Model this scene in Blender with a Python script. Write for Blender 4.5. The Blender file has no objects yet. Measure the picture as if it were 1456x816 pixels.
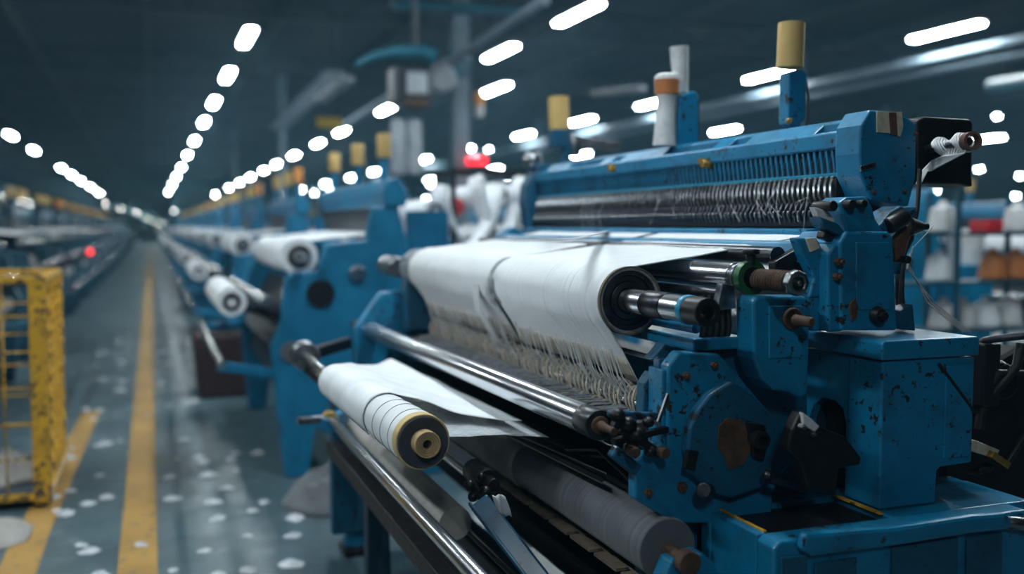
import bpy, math, random
from mathutils import Vector, Matrix, noise as mnoise
C = bpy.context.scene
COL = C.collection
PI = math.pi
rnd = random.Random(7)

# ------------------------------------------------------------------ camera model (1456 x 816)
FP = 1400.0; EYE = 1.5
TH = math.atan(86/1400); PSI = math.atan(513/1400*math.cos(TH))
FW = Vector((math.sin(PSI)*math.cos(TH), math.cos(PSI)*math.cos(TH), -math.sin(TH)))
RT = Vector((math.cos(PSI), -math.sin(PSI), 0))
UPV = Vector((math.sin(PSI)*math.sin(TH), math.cos(PSI)*math.sin(TH), math.cos(TH)))

def at(u, v, X=None, Y=None, Z=None):
    """world point seen at photograph pixel (u, v) on a known plane"""
    d = FW + RT*((u-728)/FP) + UPV*((408-v)/FP)
    if X is not None: t = X/d.x
    elif Y is not None: t = Y/d.y
    else: t = (Z-EYE)/d.z
    return Vector((d.x*t, d.y*t, EYE+d.z*t))

def xz(pts, Y):
    return [(p.x, p.z) for p in (at(u, v, Y=Y) for u, v in pts)]
def yz(pts, X):
    return [(p.y, p.z) for p in (at(u, v, X=X) for u, v in pts)]

# ------------------------------------------------------------------ materials
def lin(c):
    c = c/255.0
    return c/12.92 if c <= 0.04045 else ((c+0.055)/1.055)**2.4
def rgb(r, g, b): return (lin(r), lin(g), lin(b), 1)

def newmat(name):
    m = bpy.data.materials.new(name); m.use_nodes = True
    nt = m.node_tree; b = nt.nodes['Principled BSDF']
    return m, nt, b

def noise_node(nt, scale, detail=4, rough=0.6, coord='Object', stretch=None):
    tc = nt.nodes.new('ShaderNodeTexCoord')
    n = nt.nodes.new('ShaderNodeTexNoise'); n.inputs['Scale'].default_value = scale
    n.inputs['Detail'].default_value = detail; n.inputs['Roughness'].default_value = rough
    if stretch:
        mp = nt.nodes.new('ShaderNodeMapping'); mp.inputs['Scale'].default_value = stretch
        nt.links.new(tc.outputs[coord], mp.inputs[0]); nt.links.new(mp.outputs[0], n.inputs['Vector'])
    else:
        nt.links.new(tc.outputs[coord], n.inputs['Vector'])
    return n
def ramp(nt, src, p0, p1, c0=(0,0,0,1), c1=(1,1,1,1)):
    r = nt.nodes.new('ShaderNodeValToRGB')
    r.color_ramp.elements[0].position = p0; r.color_ramp.elements[1].position = p1
    r.color_ramp.elements[0].color = c0; r.color_ramp.elements[1].color = c1
    nt.links.new(src, r.inputs[0]); return r
def mix(nt, fac, a, b):
    m = nt.nodes.new('ShaderNodeMix'); m.data_type = 'RGBA'
    if isinstance(fac, (int, float)): m.inputs[0].default_value = fac
    else: nt.links.new(fac, m.inputs[0])
    for i, s in ((6, a), (7, b)):
        if isinstance(s, tuple): m.inputs[i].default_value = s
        else: nt.links.new(s, m.inputs[i])
    return m.outputs[2]
def bump(nt, b, src, strength, dist=0.002):
    bp = nt.nodes.new('ShaderNodeBump'); bp.inputs['Strength'].default_value = strength
    bp.inputs['Distance'].default_value = dist
    nt.links.new(src, bp.inputs['Height']); nt.links.new(bp.outputs[0], b.inputs['Normal'])

def paint(name, col, chip, amount=0.62, rough=0.42, dirt=(0.004, 0.010, 0.016, 1)):
    m, nt, b = newmat(name)
    n1 = noise_node(nt, 38, 6, 0.7); n2 = noise_node(nt, 3.5, 3); n3 = noise_node(nt, 9, 5, 0.65)
    mul = nt.nodes.new('ShaderNodeMath'); mul.operation = 'MULTIPLY_ADD'
    nt.links.new(n2.outputs[0], mul.inputs[0]); mul.inputs[1].default_value = 0.42
    nt.links.new(n1.outputs[0], mul.inputs[2])
    chips = ramp(nt, mul.outputs[0], amount+0.235, amount+0.25)
    grime = ramp(nt, n3.outputs[0], 0.50, 0.78)
    tint = ramp(nt, n2.outputs[0], 0.3, 0.75, tuple(c*0.78 for c in col[:3])+(1,), tuple(min(1, c*1.12) for c in col[:3])+(1,))
    g = nt.nodes.new('ShaderNodeMath'); g.operation = 'MULTIPLY'; g.inputs[1].default_value = 0.6
    nt.links.new(grime.outputs[0], g.inputs[0])
    c1 = mix(nt, g.outputs[0], tint.outputs[0], dirt)
    c2 = mix(nt, chips.outputs[0], c1, chip)
    nt.links.new(c2, b.inputs['Base Color'])
    rr = ramp(nt, n3.outputs[0], 0.3, 0.8, (rough-.08,)*3+(1,), (rough+.25,)*3+(1,))
    nt.links.new(rr.outputs[0], b.inputs['Roughness'])
    inv = nt.nodes.new('ShaderNodeMath'); inv.operation = 'MULTIPLY_ADD'; inv.inputs[1].default_value = -0.8
    nt.links.new(chips.outputs[0], inv.inputs[0]); nt.links.new(n3.outputs[0], inv.inputs[2])
    bump(nt, b, inv.outputs[0], 0.5, 0.0015)
    b.inputs['Coat Weight'].default_value = 0.25; b.inputs['Coat Roughness'].default_value = 0.2
    return m

def plain(name, col, rough=0.6, metal=0.0, nscale=20, var=0.35, bumps=0.2, coat=0.0, stretch=None):
    m, nt, b = newmat(name)
    n = noise_node(nt, nscale, 5, 0.6, stretch=stretch)
    r = ramp(nt, n.outputs[0], 0.3, 0.75, tuple(c*(1-var) for c in col[:3])+(1,), tuple(min(1, c*(1+var*.4)) for c in col[:3])+(1,))
    nt.links.new(r.outputs[0], b.inputs['Base Color'])
    b.inputs['Metallic'].default_value = metal
    rr = ramp(nt, n.outputs[0], 0.3, 0.8, (max(rough-.06, .02),)*3+(1,), (min(rough+.12, 1),)*3+(1,))
    nt.links.new(rr.outputs[0], b.inputs['Roughness'])
    if bumps: bump(nt, b, n.outputs[0], bumps, 0.001)
    b.inputs['Coat Weight'].default_value = coat
    return m

def cloth_mat(name, col, line=260, rough=0.85, var=0.08):
    """wound yarn: very fine rings around the roll (along Y)"""
    m, nt, b = newmat(name)
    tc = nt.nodes.new('ShaderNodeTexCoord')
    sep = nt.nodes.new('ShaderNodeSeparateXYZ'); nt.links.new(tc.outputs['Object'], sep.inputs[0])
    cmb = nt.nodes.new('ShaderNodeCombineXYZ'); nt.links.new(sep.outputs[1], cmb.inputs[1])
    n = nt.nodes.new('ShaderNodeTexNoise'); n.inputs['Scale'].default_value = line; n.inputs['Detail'].default_value = 3
    nt.links.new(cmb.outputs[0], n.inputs['Vector'])
    n2 = noise_node(nt, 14, 4, 0.6, stretch=(1, 0.4, 1))
    base = ramp(nt, n.outputs[0], 0.25, 0.7, tuple(c*(1-var*2.2) for c in col[:3])+(1,), col)
    soil = ramp(nt, n2.outputs[0], 0.35, 0.8, (1, 1, 1, 1), (1-var, 1-var, 1-var*.9, 1))
    mm = nt.nodes.new('ShaderNodeMix'); mm.data_type = 'RGBA'; mm.blend_type = 'MULTIPLY'; mm.inputs[0].default_value = 1
    nt.links.new(base.outputs[0], mm.inputs[6]); nt.links.new(soil.outputs[0], mm.inputs[7])
    nt.links.new(mm.outputs[2], b.inputs['Base Color'])
    b.inputs['Roughness'].default_value = rough
    b.inputs['Sheen Weight'].default_value = 0.25
    bump(nt, b, n.outputs[0], 0.35, 0.002)
    return m

def emit(name, col, strength):
    m = bpy.data.materials.new(name); m.use_nodes = True; nt = m.node_tree
    for x in list(nt.nodes): nt.nodes.remove(x)
    e = nt.nodes.new('ShaderNodeEmission'); e.inputs[0].default_value = col; e.inputs[1].default_value = strength
    o = nt.nodes.new('ShaderNodeOutputMaterial'); nt.links.new(e.outputs[0], o.inputs[0])
    return m

LAMP = 62.0
M = dict(
    blue=paint('blue_enamel', (0.001, 0.182, 0.36, 1), (0.012, 0.010, 0.012, 1), 0.60),
    blue2=paint('dark_blue_enamel', (0.001, 0.085, 0.17, 1), (0.010, 0.009, 0.010, 1), 0.58, 0.45),
    bluefar=plain('aged_blue_enamel', (0.002, 0.175, 0.34, 1), 0.45, nscale=5, var=0.45),
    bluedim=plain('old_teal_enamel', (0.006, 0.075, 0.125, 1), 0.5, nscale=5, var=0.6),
    navy=plain('dark_blue_steel', (0.004, 0.028, 0.055, 1), 0.5, nscale=8, var=0.5),
    black=plain('oily_black_steel', (0.010, 0.010, 0.014, 1), 0.42, 0.3, nscale=25, var=0.6),
    rubber=plain('black_rubber', (0.008, 0.009, 0.012, 1), 0.5, nscale=30),
    steel=plain('worn_steel', (0.30, 0.32, 0.35, 1), 0.32, 1.0, nscale=40, var=0.45),
    dsteel=plain('dark_steel', (0.075, 0.08, 0.095, 1), 0.34, 0.9, nscale=30, var=0.5),
    chrome=plain('polished_chrome', (0.74, 0.76, 0.80, 1), 0.22, 1.0, nscale=6, var=0.18, bumps=0.05, stretch=(1, .15, 1)),
    cloth=cloth_mat('white_yarn_cloth', (0.80, 0.83, 0.86, 1)),
    clothfar=plain('white_cloth', (0.78, 0.81, 0.85, 1), 0.85, nscale=9, var=0.15),
    oldwood=plain('old_wood', (0.15, 0.115, 0.085, 1), 0.8, nscale=30, var=0.4),
    inkcloth=plain('dark_blue_grey_winding', (0.045, 0.055, 0.075, 1), 0.6, nscale=30, var=0.4),
    shadeyarn=plain('shaded_underside_yarn', (0.50, 0.45, 0.37, 1), 0.85, nscale=30, var=0.35, stretch=(1, 3, .4)),  # brown tone painted for the shade on the web's underside
    lint=plain('lint', (0.58, 0.62, 0.66, 1), 0.9, nscale=40, var=0.4),
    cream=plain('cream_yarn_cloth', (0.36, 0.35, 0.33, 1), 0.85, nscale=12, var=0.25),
    lace=plain('beige_yarn', (0.62, 0.55, 0.46, 1), 0.8, nscale=60, var=0.4),
    yarn=plain('pale_yarn', (0.72, 0.73, 0.74, 1), 0.8, nscale=40, var=0.15),
    greyyarn=plain('grey_yarn', (0.27, 0.30, 0.33, 1), 0.8, nscale=60, var=0.5),
    felt=cloth_mat('grey_felt', (0.13, 0.145, 0.165, 1), 60, 0.75, 0.25),
    card=plain('cardboard', (0.52, 0.36, 0.19, 1), 0.8, nscale=50, var=0.25),
    cardrim=plain('yellowed_card', (0.62, 0.46, 0.22, 1), 0.7, nscale=50, var=0.2),
    tube=plain('yellow_tube', (0.60, 0.40, 0.14, 1), 0.55, nscale=18, var=0.15),
    wtube=plain('pale_grey_tube', (0.62, 0.63, 0.64, 1), 0.5, nscale=18, var=0.25),
    copper=plain('orange_brown_tube', (0.50, 0.17, 0.05, 1), 0.45, nscale=18, var=0.3),
    orange=plain('orange_yarn', (0.80, 0.33, 0.08, 1), 0.7, nscale=18, var=0.2),
    green=plain('green_enamel', (0.01, 0.10, 0.035, 1), 0.4, nscale=25, var=0.4),
    tapec=plain('cream_tape', (0.60, 0.54, 0.42, 1), 0.6, nscale=40, var=0.35),
    tapeb=plain('brown_tape', (0.12, 0.055, 0.035, 1), 0.6, nscale=40, var=0.4),
    bcap=plain('light_blue_plastic', (0.01, 0.25, 0.42, 1), 0.35, nscale=20, var=0.15),
    brass=plain('tarnished_brass', (0.42, 0.26, 0.06, 1), 0.4, 0.7, nscale=40, var=0.5),
    rust=plain('rusty_metal', (0.10, 0.055, 0.035, 1), 0.75, 0.2, nscale=35, var=0.6),
    yellow=paint('yellow_enamel', (0.66, 0.36, 0.015, 1), (0.05, 0.03, 0.02, 1), 0.54, 0.5, (0.10, 0.05, 0.01, 1)),
    fixture=plain('lamp_housing', (0.25, 0.28, 0.31, 1), 0.5),
    column=plain('column_paint', (0.20, 0.28, 0.34, 1), 0.6, nscale=3, var=0.4),
    pipe=plain('galvanised_pipe', (0.16, 0.22, 0.27, 1), 0.75, 0.0, nscale=4, var=0.3),
    bpipe=plain('teal_pipe', (0.01, 0.13, 0.20, 1), 0.45, nscale=4, var=0.3),
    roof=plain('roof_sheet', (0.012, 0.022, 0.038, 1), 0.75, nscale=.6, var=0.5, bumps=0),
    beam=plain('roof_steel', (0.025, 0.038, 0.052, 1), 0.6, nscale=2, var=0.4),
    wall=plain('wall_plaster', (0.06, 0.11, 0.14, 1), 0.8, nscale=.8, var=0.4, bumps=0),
    sleeve=plain('grey_duct_fabric', (0.34, 0.38, 0.42, 1), 0.8, nscale=6, var=0.3),
    lamp=emit('lamp_glow', (0.86, 0.97, 1.0, 1), LAMP),
    lampfar=emit('lamp_glow_distant', (0.86, 0.97, 1.0, 1), LAMP),
    red=emit('red_sign_glow', (1.0, 0.02, 0.03, 1), 1.6),
    redp=plain('red_plastic', (0.55, 0.02, 0.03, 1), 0.4),
    sign=plain('yellow_plate', (0.60, 0.40, 0.05, 1), 0.5),
)
M['lampfar'].cycles.emission_sampling = 'NONE'

def film():
    m, nt, b = newmat('clear_film')
    b.inputs['Base Color'].default_value = (0.75, 0.8, 0.84, 1); b.inputs['Roughness'].default_value = 0.3
    n = noise_node(nt, 70, 3, 0.6, stretch=(1, 6, 1)); r = ramp(nt, n.outputs[0], 0.35, 0.7, (.28,)*3+(1,), (.75,)*3+(1,))
    nt.links.new(r.outputs[0], b.inputs['Alpha']); return m
M['film'] = film()

def floor_mat():
    m, nt, b = newmat('worn_concrete')
    n1 = noise_node(nt, 0.9, 6, 0.6); n2 = noise_node(nt, 6, 6, 0.7); n3 = noise_node(nt, 2.2, 5, 0.75)
    a = ramp(nt, n1.outputs[0], 0.3, 0.7, (0.035, 0.068, 0.085, 1), (0.085, 0.14, 0.165, 1))
    st = ramp(nt, n2.outputs[0], 0.58, 0.70)
    s2 = nt.nodes.new('ShaderNodeMath'); s2.operation = 'MULTIPLY'; s2.inputs[1].default_value = 0.35
    nt.links.new(st.outputs[0], s2.inputs[0])
    c = mix(nt, s2.outputs[0], a.outputs[0], (0.26, 0.33, 0.36, 1))
    dk = ramp(nt, n3.outputs[0], 0.55, 0.72); d2 = nt.nodes.new('ShaderNodeMath'); d2.operation = 'MULTIPLY'; d2.inputs[1].default_value = 0.6
    nt.links.new(dk.outputs[0], d2.inputs[0])
    c = mix(nt, d2.outputs[0], c, (0.018, 0.032, 0.042, 1))
    nt.links.new(c, b.inputs['Base Color'])
    rr = ramp(nt, n3.outputs[0], 0.3, 0.75, (.28,)*3+(1,), (.6,)*3+(1,)); nt.links.new(rr.outputs[0], b.inputs['Roughness'])
    bump(nt, b, n2.outputs[0], 0.25, 0.004)
    return m
M['floor'] = floor_mat()
def line_mat():
    m, nt, b = newmat('worn_yellow_floor_paint')
    n = noise_node(nt, 14, 6, 0.7); r = ramp(nt, n.outputs[0], 0.56, 0.66)
    n2 = noise_node(nt, 2, 3); y = ramp(nt, n2.outputs[0], 0.3, 0.7, (0.30, 0.16, 0.03, 1), (0.44, 0.25, 0.05, 1))
    c = mix(nt, r.outputs[0], y.outputs[0], (0.10, 0.11, 0.10, 1)); nt.links.new(c, b.inputs['Base Color'])
    b.inputs['Roughness'].default_value = 0.6; return m
M['line'] = line_mat()

# ------------------------------------------------------------------ mesh builder
class MB:
    def __init__(s): s.v = []; s.f = []; s.sm = []
    def add(s, vs, fs, smooth=False):
        o = len(s.v); s.v += [tuple(p) for p in vs]
        for f in fs: s.f.append(tuple(i+o for i in f)); s.sm.append(smooth)
        return s
    def box(s, x0, x1, y0, y1, z0, z1):
        vs = [(x, y, z) for x in (x0, x1) for y in (y0, y1) for z in (z0, z1)]
        return s.add(vs, [(0,1,3,2),(4,6,7,5),(0,4,5,1),(2,3,7,6),(0,2,6,4),(1,5,7,3)])
    def bar(s, p0, p1, w, h, up=(0,0,1)):
        p0 = Vector(p0); p1 = Vector(p1); d = (p1-p0).normalized(); up = Vector(up)
        if abs(d.dot(up)) > .98: up = Vector((1,0,0))
        a = d.cross(up).normalized(); b = a.cross(d)
        vs = []
        for p in (p0, p1):
            for i, j in ((-1,-1),(1,-1),(1,1),(-1,1)): vs.append(p+a*(i*w/2)+b*(j*h/2))
        return s.add(vs, [(3,2,1,0),(4,5,6,7),(0,1,5,4),(1,2,6,5),(2,3,7,6),(3,0,4,7)])
    def lathe(s, p0, p1, prof, seg=28, smooth=True):
        """prof = [(t along p0->p1 in metres, radius)]"""
        p0 = Vector(p0); p1 = Vector(p1); d = (p1-p0).normalized()
        up = Vector((0,0,1)) if abs(d.z) < .95 else Vector((1,0,0))
        a = d.cross(up).normalized(); b = a.cross(d)
        vs = []; fs = []; n = len(prof)
        for t, r in prof:
            c = p0+d*t
            for k in range(seg):
                an = 2*PI*k/seg; vs.append(c+a*(r*math.cos(an))+b*(r*math.sin(an)))
        for i in range(n-1):
            for k in range(seg):
                k2 = (k+1) % seg; fs.append((i*seg+k, i*seg+k2, (i+1)*seg+k2, (i+1)*seg+k))
        s.add(vs, fs, smooth)
        o = len(s.v)-len(vs)
        if prof[0][1] > 1e-5: s.f.append(tuple(o+k for k in range(seg-1, -1, -1))); s.sm.append(False)
        if prof[-1][1] > 1e-5: s.f.append(tuple(o+(n-1)*seg+k for k in range(seg))); s.sm.append(False)
        return s
    def cyl(s, p0, p1, r, r1=None, seg=28, bev=0.0):
        L = (Vector(p1)-Vector(p0)).length; r1 = r if r1 is None else r1
        # a separate face loop for the caps keeps the rim crisp
        if bev: prof = [(0, r-bev), (bev*.4, r-bev*.3), (bev, r), (L-bev, r1), (L-bev*.4, r1-bev*.3), (L, r1-bev)]
        else: prof = [(0, r), (L, r1)]
        return s.lathe(p0, p1, prof, seg)
    def pipe(s, p0, p1, ro, ri, seg=32):
        """hollow tube, open at both ends"""
        L = (Vector(p1)-Vector(p0)).length
        p0 = Vector(p0); p1 = Vector(p1); d = (p1-p0).normalized()
        up = Vector((0,0,1)) if abs(d.z) < .95 else Vector((1,0,0))
        a = d.cross(up).normalized(); b = a.cross(d)
        vs = []; fs = []; sm = []
        for t, r in ((0, ro), (L, ro), (L, ri), (0, ri)):
            for k in range(seg):
                an = 2*PI*k/seg; vs.append(p0+d*t+a*(r*math.cos(an))+b*(r*math.sin(an)))
        for i, smo in ((0, 1), (1, 0), (2, 1), (3, 0)):
            j = (i+1) % 4
            s_f = [(i*seg+k, i*seg+(k+1) % seg, j*seg+(k+1) % seg, j*seg+k) for k in range(seg)]
            o = len(s.v)
            fs.append((s_f, bool(smo)))
        o = len(s.v); s.v += [tuple(p) for p in vs]
        for fl, smo in fs:
            for f in fl: s.f.append(tuple(i+o for i in f)); s.sm.append(smo)
        return s
    def tube(s, path, r, seg=8, closed=False):
        path = [Vector(p) for p in path]; n = len(path); vs = []; fs = []
        prev = None
        for i, p in enumerate(path):
            t = (path[(i+1) % n]-path[i-1]) if closed else (path[min(i+1, n-1)]-path[max(i-1, 0)])
            t = t.normalized() if t.length > 1e-9 else Vector((0,0,1))
            if prev is None:
                up = Vector((0,0,1)) if abs(t.z) < .9 else Vector((1,0,0)); a = t.cross(up).normalized()
            else:
                a = (prev-t*prev.dot(t)); a = a.normalized() if a.length > 1e-6 else t.orthogonal().normalized()
            prev = a; b = t.cross(a); rr = r(i/(n-1)) if callable(r) else r
            for k in range(seg):
                an = 2*PI*k/seg; vs.append(p+a*(rr*math.cos(an))+b*(rr*math.sin(an)))
        m = n if closed else n-1
        for i in range(m):
            j = (i+1) % n
            for k in range(seg):
                k2 = (k+1) % seg; fs.append((i*seg+k, i*seg+k2, j*seg+k2, j*seg+k))
        s.add(vs, fs, True)
        if not closed:
            o = len(s.v)-len(vs)
            s.f.append(tuple(o+k for k in range(seg-1, -1, -1))); s.sm.append(False)
            s.f.append(tuple(o+(n-1)*seg+k for k in range(seg))); s.sm.append(False)
        return s
    def prism(s, pts, a0, a1, axis='y'):
        n = len(pts)
        if axis == 'y': vs = [(p[0], a0, p[1]) for p in pts]+[(p[0], a1, p[1]) for p in pts]
        elif axis == 'x': vs = [(a0, p[0], p[1]) for p in pts]+[(a1, p[0], p[1]) for p in pts]
        else: vs = [(p[0], p[1], a0) for p in pts]+[(p[0], p[1], a1) for p in pts]
        fs = [tuple(range(n)), tuple(range(2*n-1, n-1, -1))]+[(i, i+n, (i+1) % n+n, (i+1) % n) for i in range(n)]
        return s.add(vs, fs)
    def grid(s, rows, smooth=True):
        n = len(rows[0]); vs = [p for r in rows for p in r]; fs = []
        for i in range(len(rows)-1):
            for j in range(n-1): fs.append((i*n+j, i*n+j+1, (i+1)*n+j+1, (i+1)*n+j))
        return s.add(vs, fs, smooth)
    def ball(s, c, r, seg=14, sc=(1,1,1)):
        rows = []; c = Vector(c)
        for i in range(seg//2+1):
            ph = PI*i/(seg//2)
            rows.append([c+Vector((sc[0]*r*math.sin(ph)*math.cos(2*PI*k/seg), sc[1]*r*math.sin(ph)*math.sin(2*PI*k/seg), sc[2]*r*math.cos(ph))) for k in range(seg+1)])
        return s.grid(rows)
    def build(s, name, mat, parent=None, bev=0.0, solid=0.0, label=None, kind=None):
        org = parent_world(parent)
        me = bpy.data.meshes.new(name)
        me.from_pydata([tuple(Vector(p)-org) for p in s.v], [], s.f)
        me.polygons.foreach_set('use_smooth', s.sm)
        me.materials.append(M[mat] if isinstance(mat, str) else mat)
        me.update()
        import bmesh
        b = bmesh.new(); b.from_mesh(me); bmesh.ops.recalc_face_normals(b, faces=b.faces)
        for e in b.edges:
            if len(e.link_faces) == 2 and e.calc_face_angle(0) > 0.7: e.smooth = False
        b.to_mesh(me); b.free()
        o = bpy.data.objects.new(name, me); COL.objects.link(o); o.parent = parent
        if solid:
            md = o.modifiers.new('thickness', 'SOLIDIFY'); md.thickness = solid; md.offset = 0
        if bev:
            md = o.modifiers.new('edges', 'BEVEL'); md.width = bev; md.segments = 2; md.limit_method = 'ANGLE'; md.angle_limit = 0.7
        if label: o['label'] = label
        if kind: o['kind'] = kind
        return o

def parent_world(p):
    v = Vector((0, 0, 0))
    while p is not None: v += p.location; p = p.parent
    return v
def empty(name, loc, label, cat, group=None):
    o = bpy.data.objects.new(name, None); o.location = loc; o.empty_display_size = 0.1; COL.objects.link(o)
    return tag(o, label, cat, group)
def tag(o, label, cat, group=None, kind=None):
    o['label'] = label; o['category'] = cat
    if group: o['group'] = group
    if kind: o['kind'] = kind
    return o
def struct(name, mb, mat, bev=0.0):
    o = mb.build(name, mat, None, bev); o['kind'] = 'structure'; return o
def bolt(mb, p, r, d=(0,-1,0), L=0.012):
    p = Vector(p); d = Vector(d); mb.cyl(p-d*0.004, p+d*L, r, seg=6); mb.cyl(p+d*L, p+d*(L*1.6), r*.55, seg=10); return mb
CHILD = {}
def parts(name, mbs, mat, parent, bev=0.0, **k):
    return [m.build(name, mat, parent, bev, **k) for m in mbs]
def build_child_index():
    CHILD.clear()
    for o in bpy.data.objects:
        if o.parent: CHILD.setdefault(o.parent.name, []).append(o)
def dup(root, loc, rotz=0, skip=()):
    r = root.copy(); COL.objects.link(r); r.location = loc; r.rotation_euler = (0, 0, rotz)
    def rec(src, dst):
        for ch in CHILD.get(src.name, []):
            if ch.name.split('.')[0] in skip: continue
            c = ch.copy(); COL.objects.link(c); c.parent = dst
            rec(ch, c)
    rec(root, r)
    return r
ORD = ['first','second','third','fourth','fifth','sixth','seventh','eighth','ninth','tenth','eleventh','twelfth','thirteenth','fourteenth','fifteenth','sixteenth','seventeenth','eighteenth','nineteenth','twentieth','twenty-first','twenty-second','twenty-third','twenty-fourth']

# ================================================================== THE SETTING
HX0, HX1, HY0, HY1, HZ = -20, 46, -5, 112, 6.6
struct('floor', MB().box(HX0, HX1, HY0, HY1, -0.1, 0), 'floor')
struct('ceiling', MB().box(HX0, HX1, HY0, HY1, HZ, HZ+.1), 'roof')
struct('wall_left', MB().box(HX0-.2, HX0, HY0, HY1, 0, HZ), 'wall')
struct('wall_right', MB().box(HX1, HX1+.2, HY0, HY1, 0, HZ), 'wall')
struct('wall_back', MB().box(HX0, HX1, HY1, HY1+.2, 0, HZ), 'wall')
for k, (x0, x1, y0, y1) in enumerate([(-.17, -.005, 3.2, 70), (-.66, -.50, 3.2, 5.2)]):
    struct('trim_%d' % (k+1), MB().box(x0, x1, y0, y1, 0.0, 0.003), 'line')
struct('trim_3', MB().add([(-.66,5.2,.0),(-.5,5.2,.0),(-.5,5.2,.003),(-.66,5.2,.003),(-.55,8.6,.0),(-.42,8.6,.0),(-.42,8.6,.003),(-.55,8.6,.003)],
       [(0,1,2,3),(4,7,6,5),(3,2,6,7),(0,4,5,1),(0,3,7,4),(1,5,6,2)]), 'line')
n = 4
for y in range(4, 110, 9):                           # roof girders across the hall
    mb = MB().box(HX0, HX1, y-.09, y+.09, HZ-.62, HZ-.54).box(HX0, HX1, y-.09, y+.09, HZ-.08, HZ)
    if y < 60:
        x = HX0
        while x < HX1-1.4:
            mb.bar((x, y, HZ-.58), (x+.75, y, HZ-.04), .06, .06); mb.bar((x+.75, y, HZ-.04), (x+1.5, y, HZ-.58), .06, .06); x += 1.5
    struct('ceiling_girder_%d' % n, mb, 'beam'); n += 1
mb = MB()
for x in range(HX0+2, HX1, 3): mb.box(x-.05, x+.05, HY0, HY1, HZ-.2, HZ-.003)
struct('ceiling_purlin', mb, 'beam')
for k, (x, y) in enumerate([(3.75, 12.2), (3.75, 30.2), (3.75, 48.2), (-9, 21.2), (-9, 39.2), (15.5, 21.2), (15.5, 39.2), (26, 30.2)]):
    mb = MB().box(x-.10, x+.10, y-.1, y-.085, 0, HZ-.62).box(x-.10, x+.10, y+.085, y+.1, 0, HZ-.62).box(x-.012, x+.012, y-.085, y+.085, 0, HZ-.62).box(x-.16, x+.16, y-.16, y+.16, 0, .02)
    struct('column_%d' % (k+1), mb, 'column')

# ---------------------------------------------------------------- fluorescent ceiling lights
def make_fixture(first, far):
    r = empty('ceiling_light', (0, 0, 4.5), '', 'ceiling light', 'fluorescent ceiling lights in long rows')
    MB().prism([(-.10, 4.52), (-.05, 4.58), (.05, 4.58), (.10, 4.52)], -.72, .72).build('housing', 'fixture', r)
    MB().prism([(-.075, 4.52), (-.065, 4.485), (.065, 4.485), (.075, 4.52)], -.70, .70).build('tube_diffuser', 'lampfar' if far else 'lamp', r)
    for s in (-1, 1): MB().cyl((0, s*.6, 4.58), (0, s*.6, HZ-.003), .006, seg=5).build('hanger', 'beam', r)
    return r
fx_near = make_fixture(True, False); fx_far = make_fixture(True, True)
build_child_index()
ROWS = [('above the aisle', 1.50, [16.4, 20.6, 25.2, 30.0, 36.6, 44.0, 53, 63, 75, 92]),
        ('just right of the aisle', 5.75, [4.0, 8.5, 13.0, 16.3, 20.8, 25.2, 31.5, 36.2, 42.6, 48.8, 54.6, 62, 70, 80, 97]),
        ('over the right-hand looms', 11.6, [7.6, 12.2, 16.9, 21.7, 25.9, 30.6, 37, 43.2, 53.8, 60.5, 70, 82, 98]),
        ('at the far right side', 17.0, [10.5, 15.9, 27, 38, 49, 62, 80]),
        ('over the distant right bay', 27.0, [19, 26.4, 34, 46, 60, 80]),
        ('left of the aisle', -4.3, [36.5, 43.3, 56, 63, 71, 82, 96]),
        ('at the far left side', -14.3, [80, 90, 96, 101, 107])]
used = {'n': False, 'f': False}
for nm, x, ys in ROWS:
    for k, y in enumerate(ys):
        far = y > 34; key = 'f' if far else 'n'; proto = fx_far if far else fx_near
        if not used[key]: o = proto; used[key] = True; o.location = (x, y, 4.5)
        else: o = dup(proto, (x, y, 4.5), 0, skip=('hanger',) if far else ())
        o['label'] = 'glowing fluorescent ceiling light, %s of the row %s' % (ORD[k], nm)
# unseen lamps: the aisle row continued, plus fill lamps added for the nearest loom
for k, (x, y) in enumerate([(1.5, 7.4), (1.5, 2.9), (-2.6, 1.6), (-2.6, 5.6), (-2.6, 11), (-.9, -3.2)]):
    o = dup(fx_near, (x, y, 4.5)); o['label'] = 'unseen fluorescent ceiling light to light the nearest looms, %s from the second loom' % ORD[k]

o = dup(fx_near, (6.45, 18.6, 4.2)); o['label'] = 'fluorescent ceiling light hung slightly lower beside the steel column'
wk = empty('work_lamp_or_glint', (0, 0, 0), '', 'lamp')
MB().box(-.03,.03,-.09,.09,-.03,.0).build('glowing_tube', 'lampfar', wk); MB().box(-.045,.045,-.16,.16,0,.02).build('housing', 'fixture', wk); MB().cyl((0,0,.02),(0,0,.9),.004,seg=4).build('cord', 'beam', wk)
build_child_index()
FARL = [(85, 'over the hazy far end of the aisle', [(150,290),(172,296),(195,303),(212,312),(228,318),(97,308),(143,312),(248,300),(262,310)]),
        (95, 'over the far left bays', [(0,278),(12,284),(30,286),(42,290),(62,295)]),
        (42, 'over the rear looms, standing in for lamps and rack glints', [(405,292),(427,298),(447,274),(470,270),(606,282),(648,285),(690,287),(722,250),(695,212),(612,262),(676,262),(580,245)]),  # some of these stand in for reflections on the cloth rack
        (30, 'beyond the spindle box at the right', [(1330,270),(1360,295),(1372,322),(1418,165),(1392,240),(1450,250),(1444,278),(1340,318)])]
fw = True
for Y_, nm, pts_ in FARL:
    for k, (u, v) in enumerate(pts_):
        p = tuple(at(u, v, Y=Y_))
        if fw: o = wk; o.location = p; fw = False
        else: o = dup(wk, p)
        o['label'] = 'small glowing work lamp %s' % nm; o['group'] = 'small work lamps %s' % nm

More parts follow.
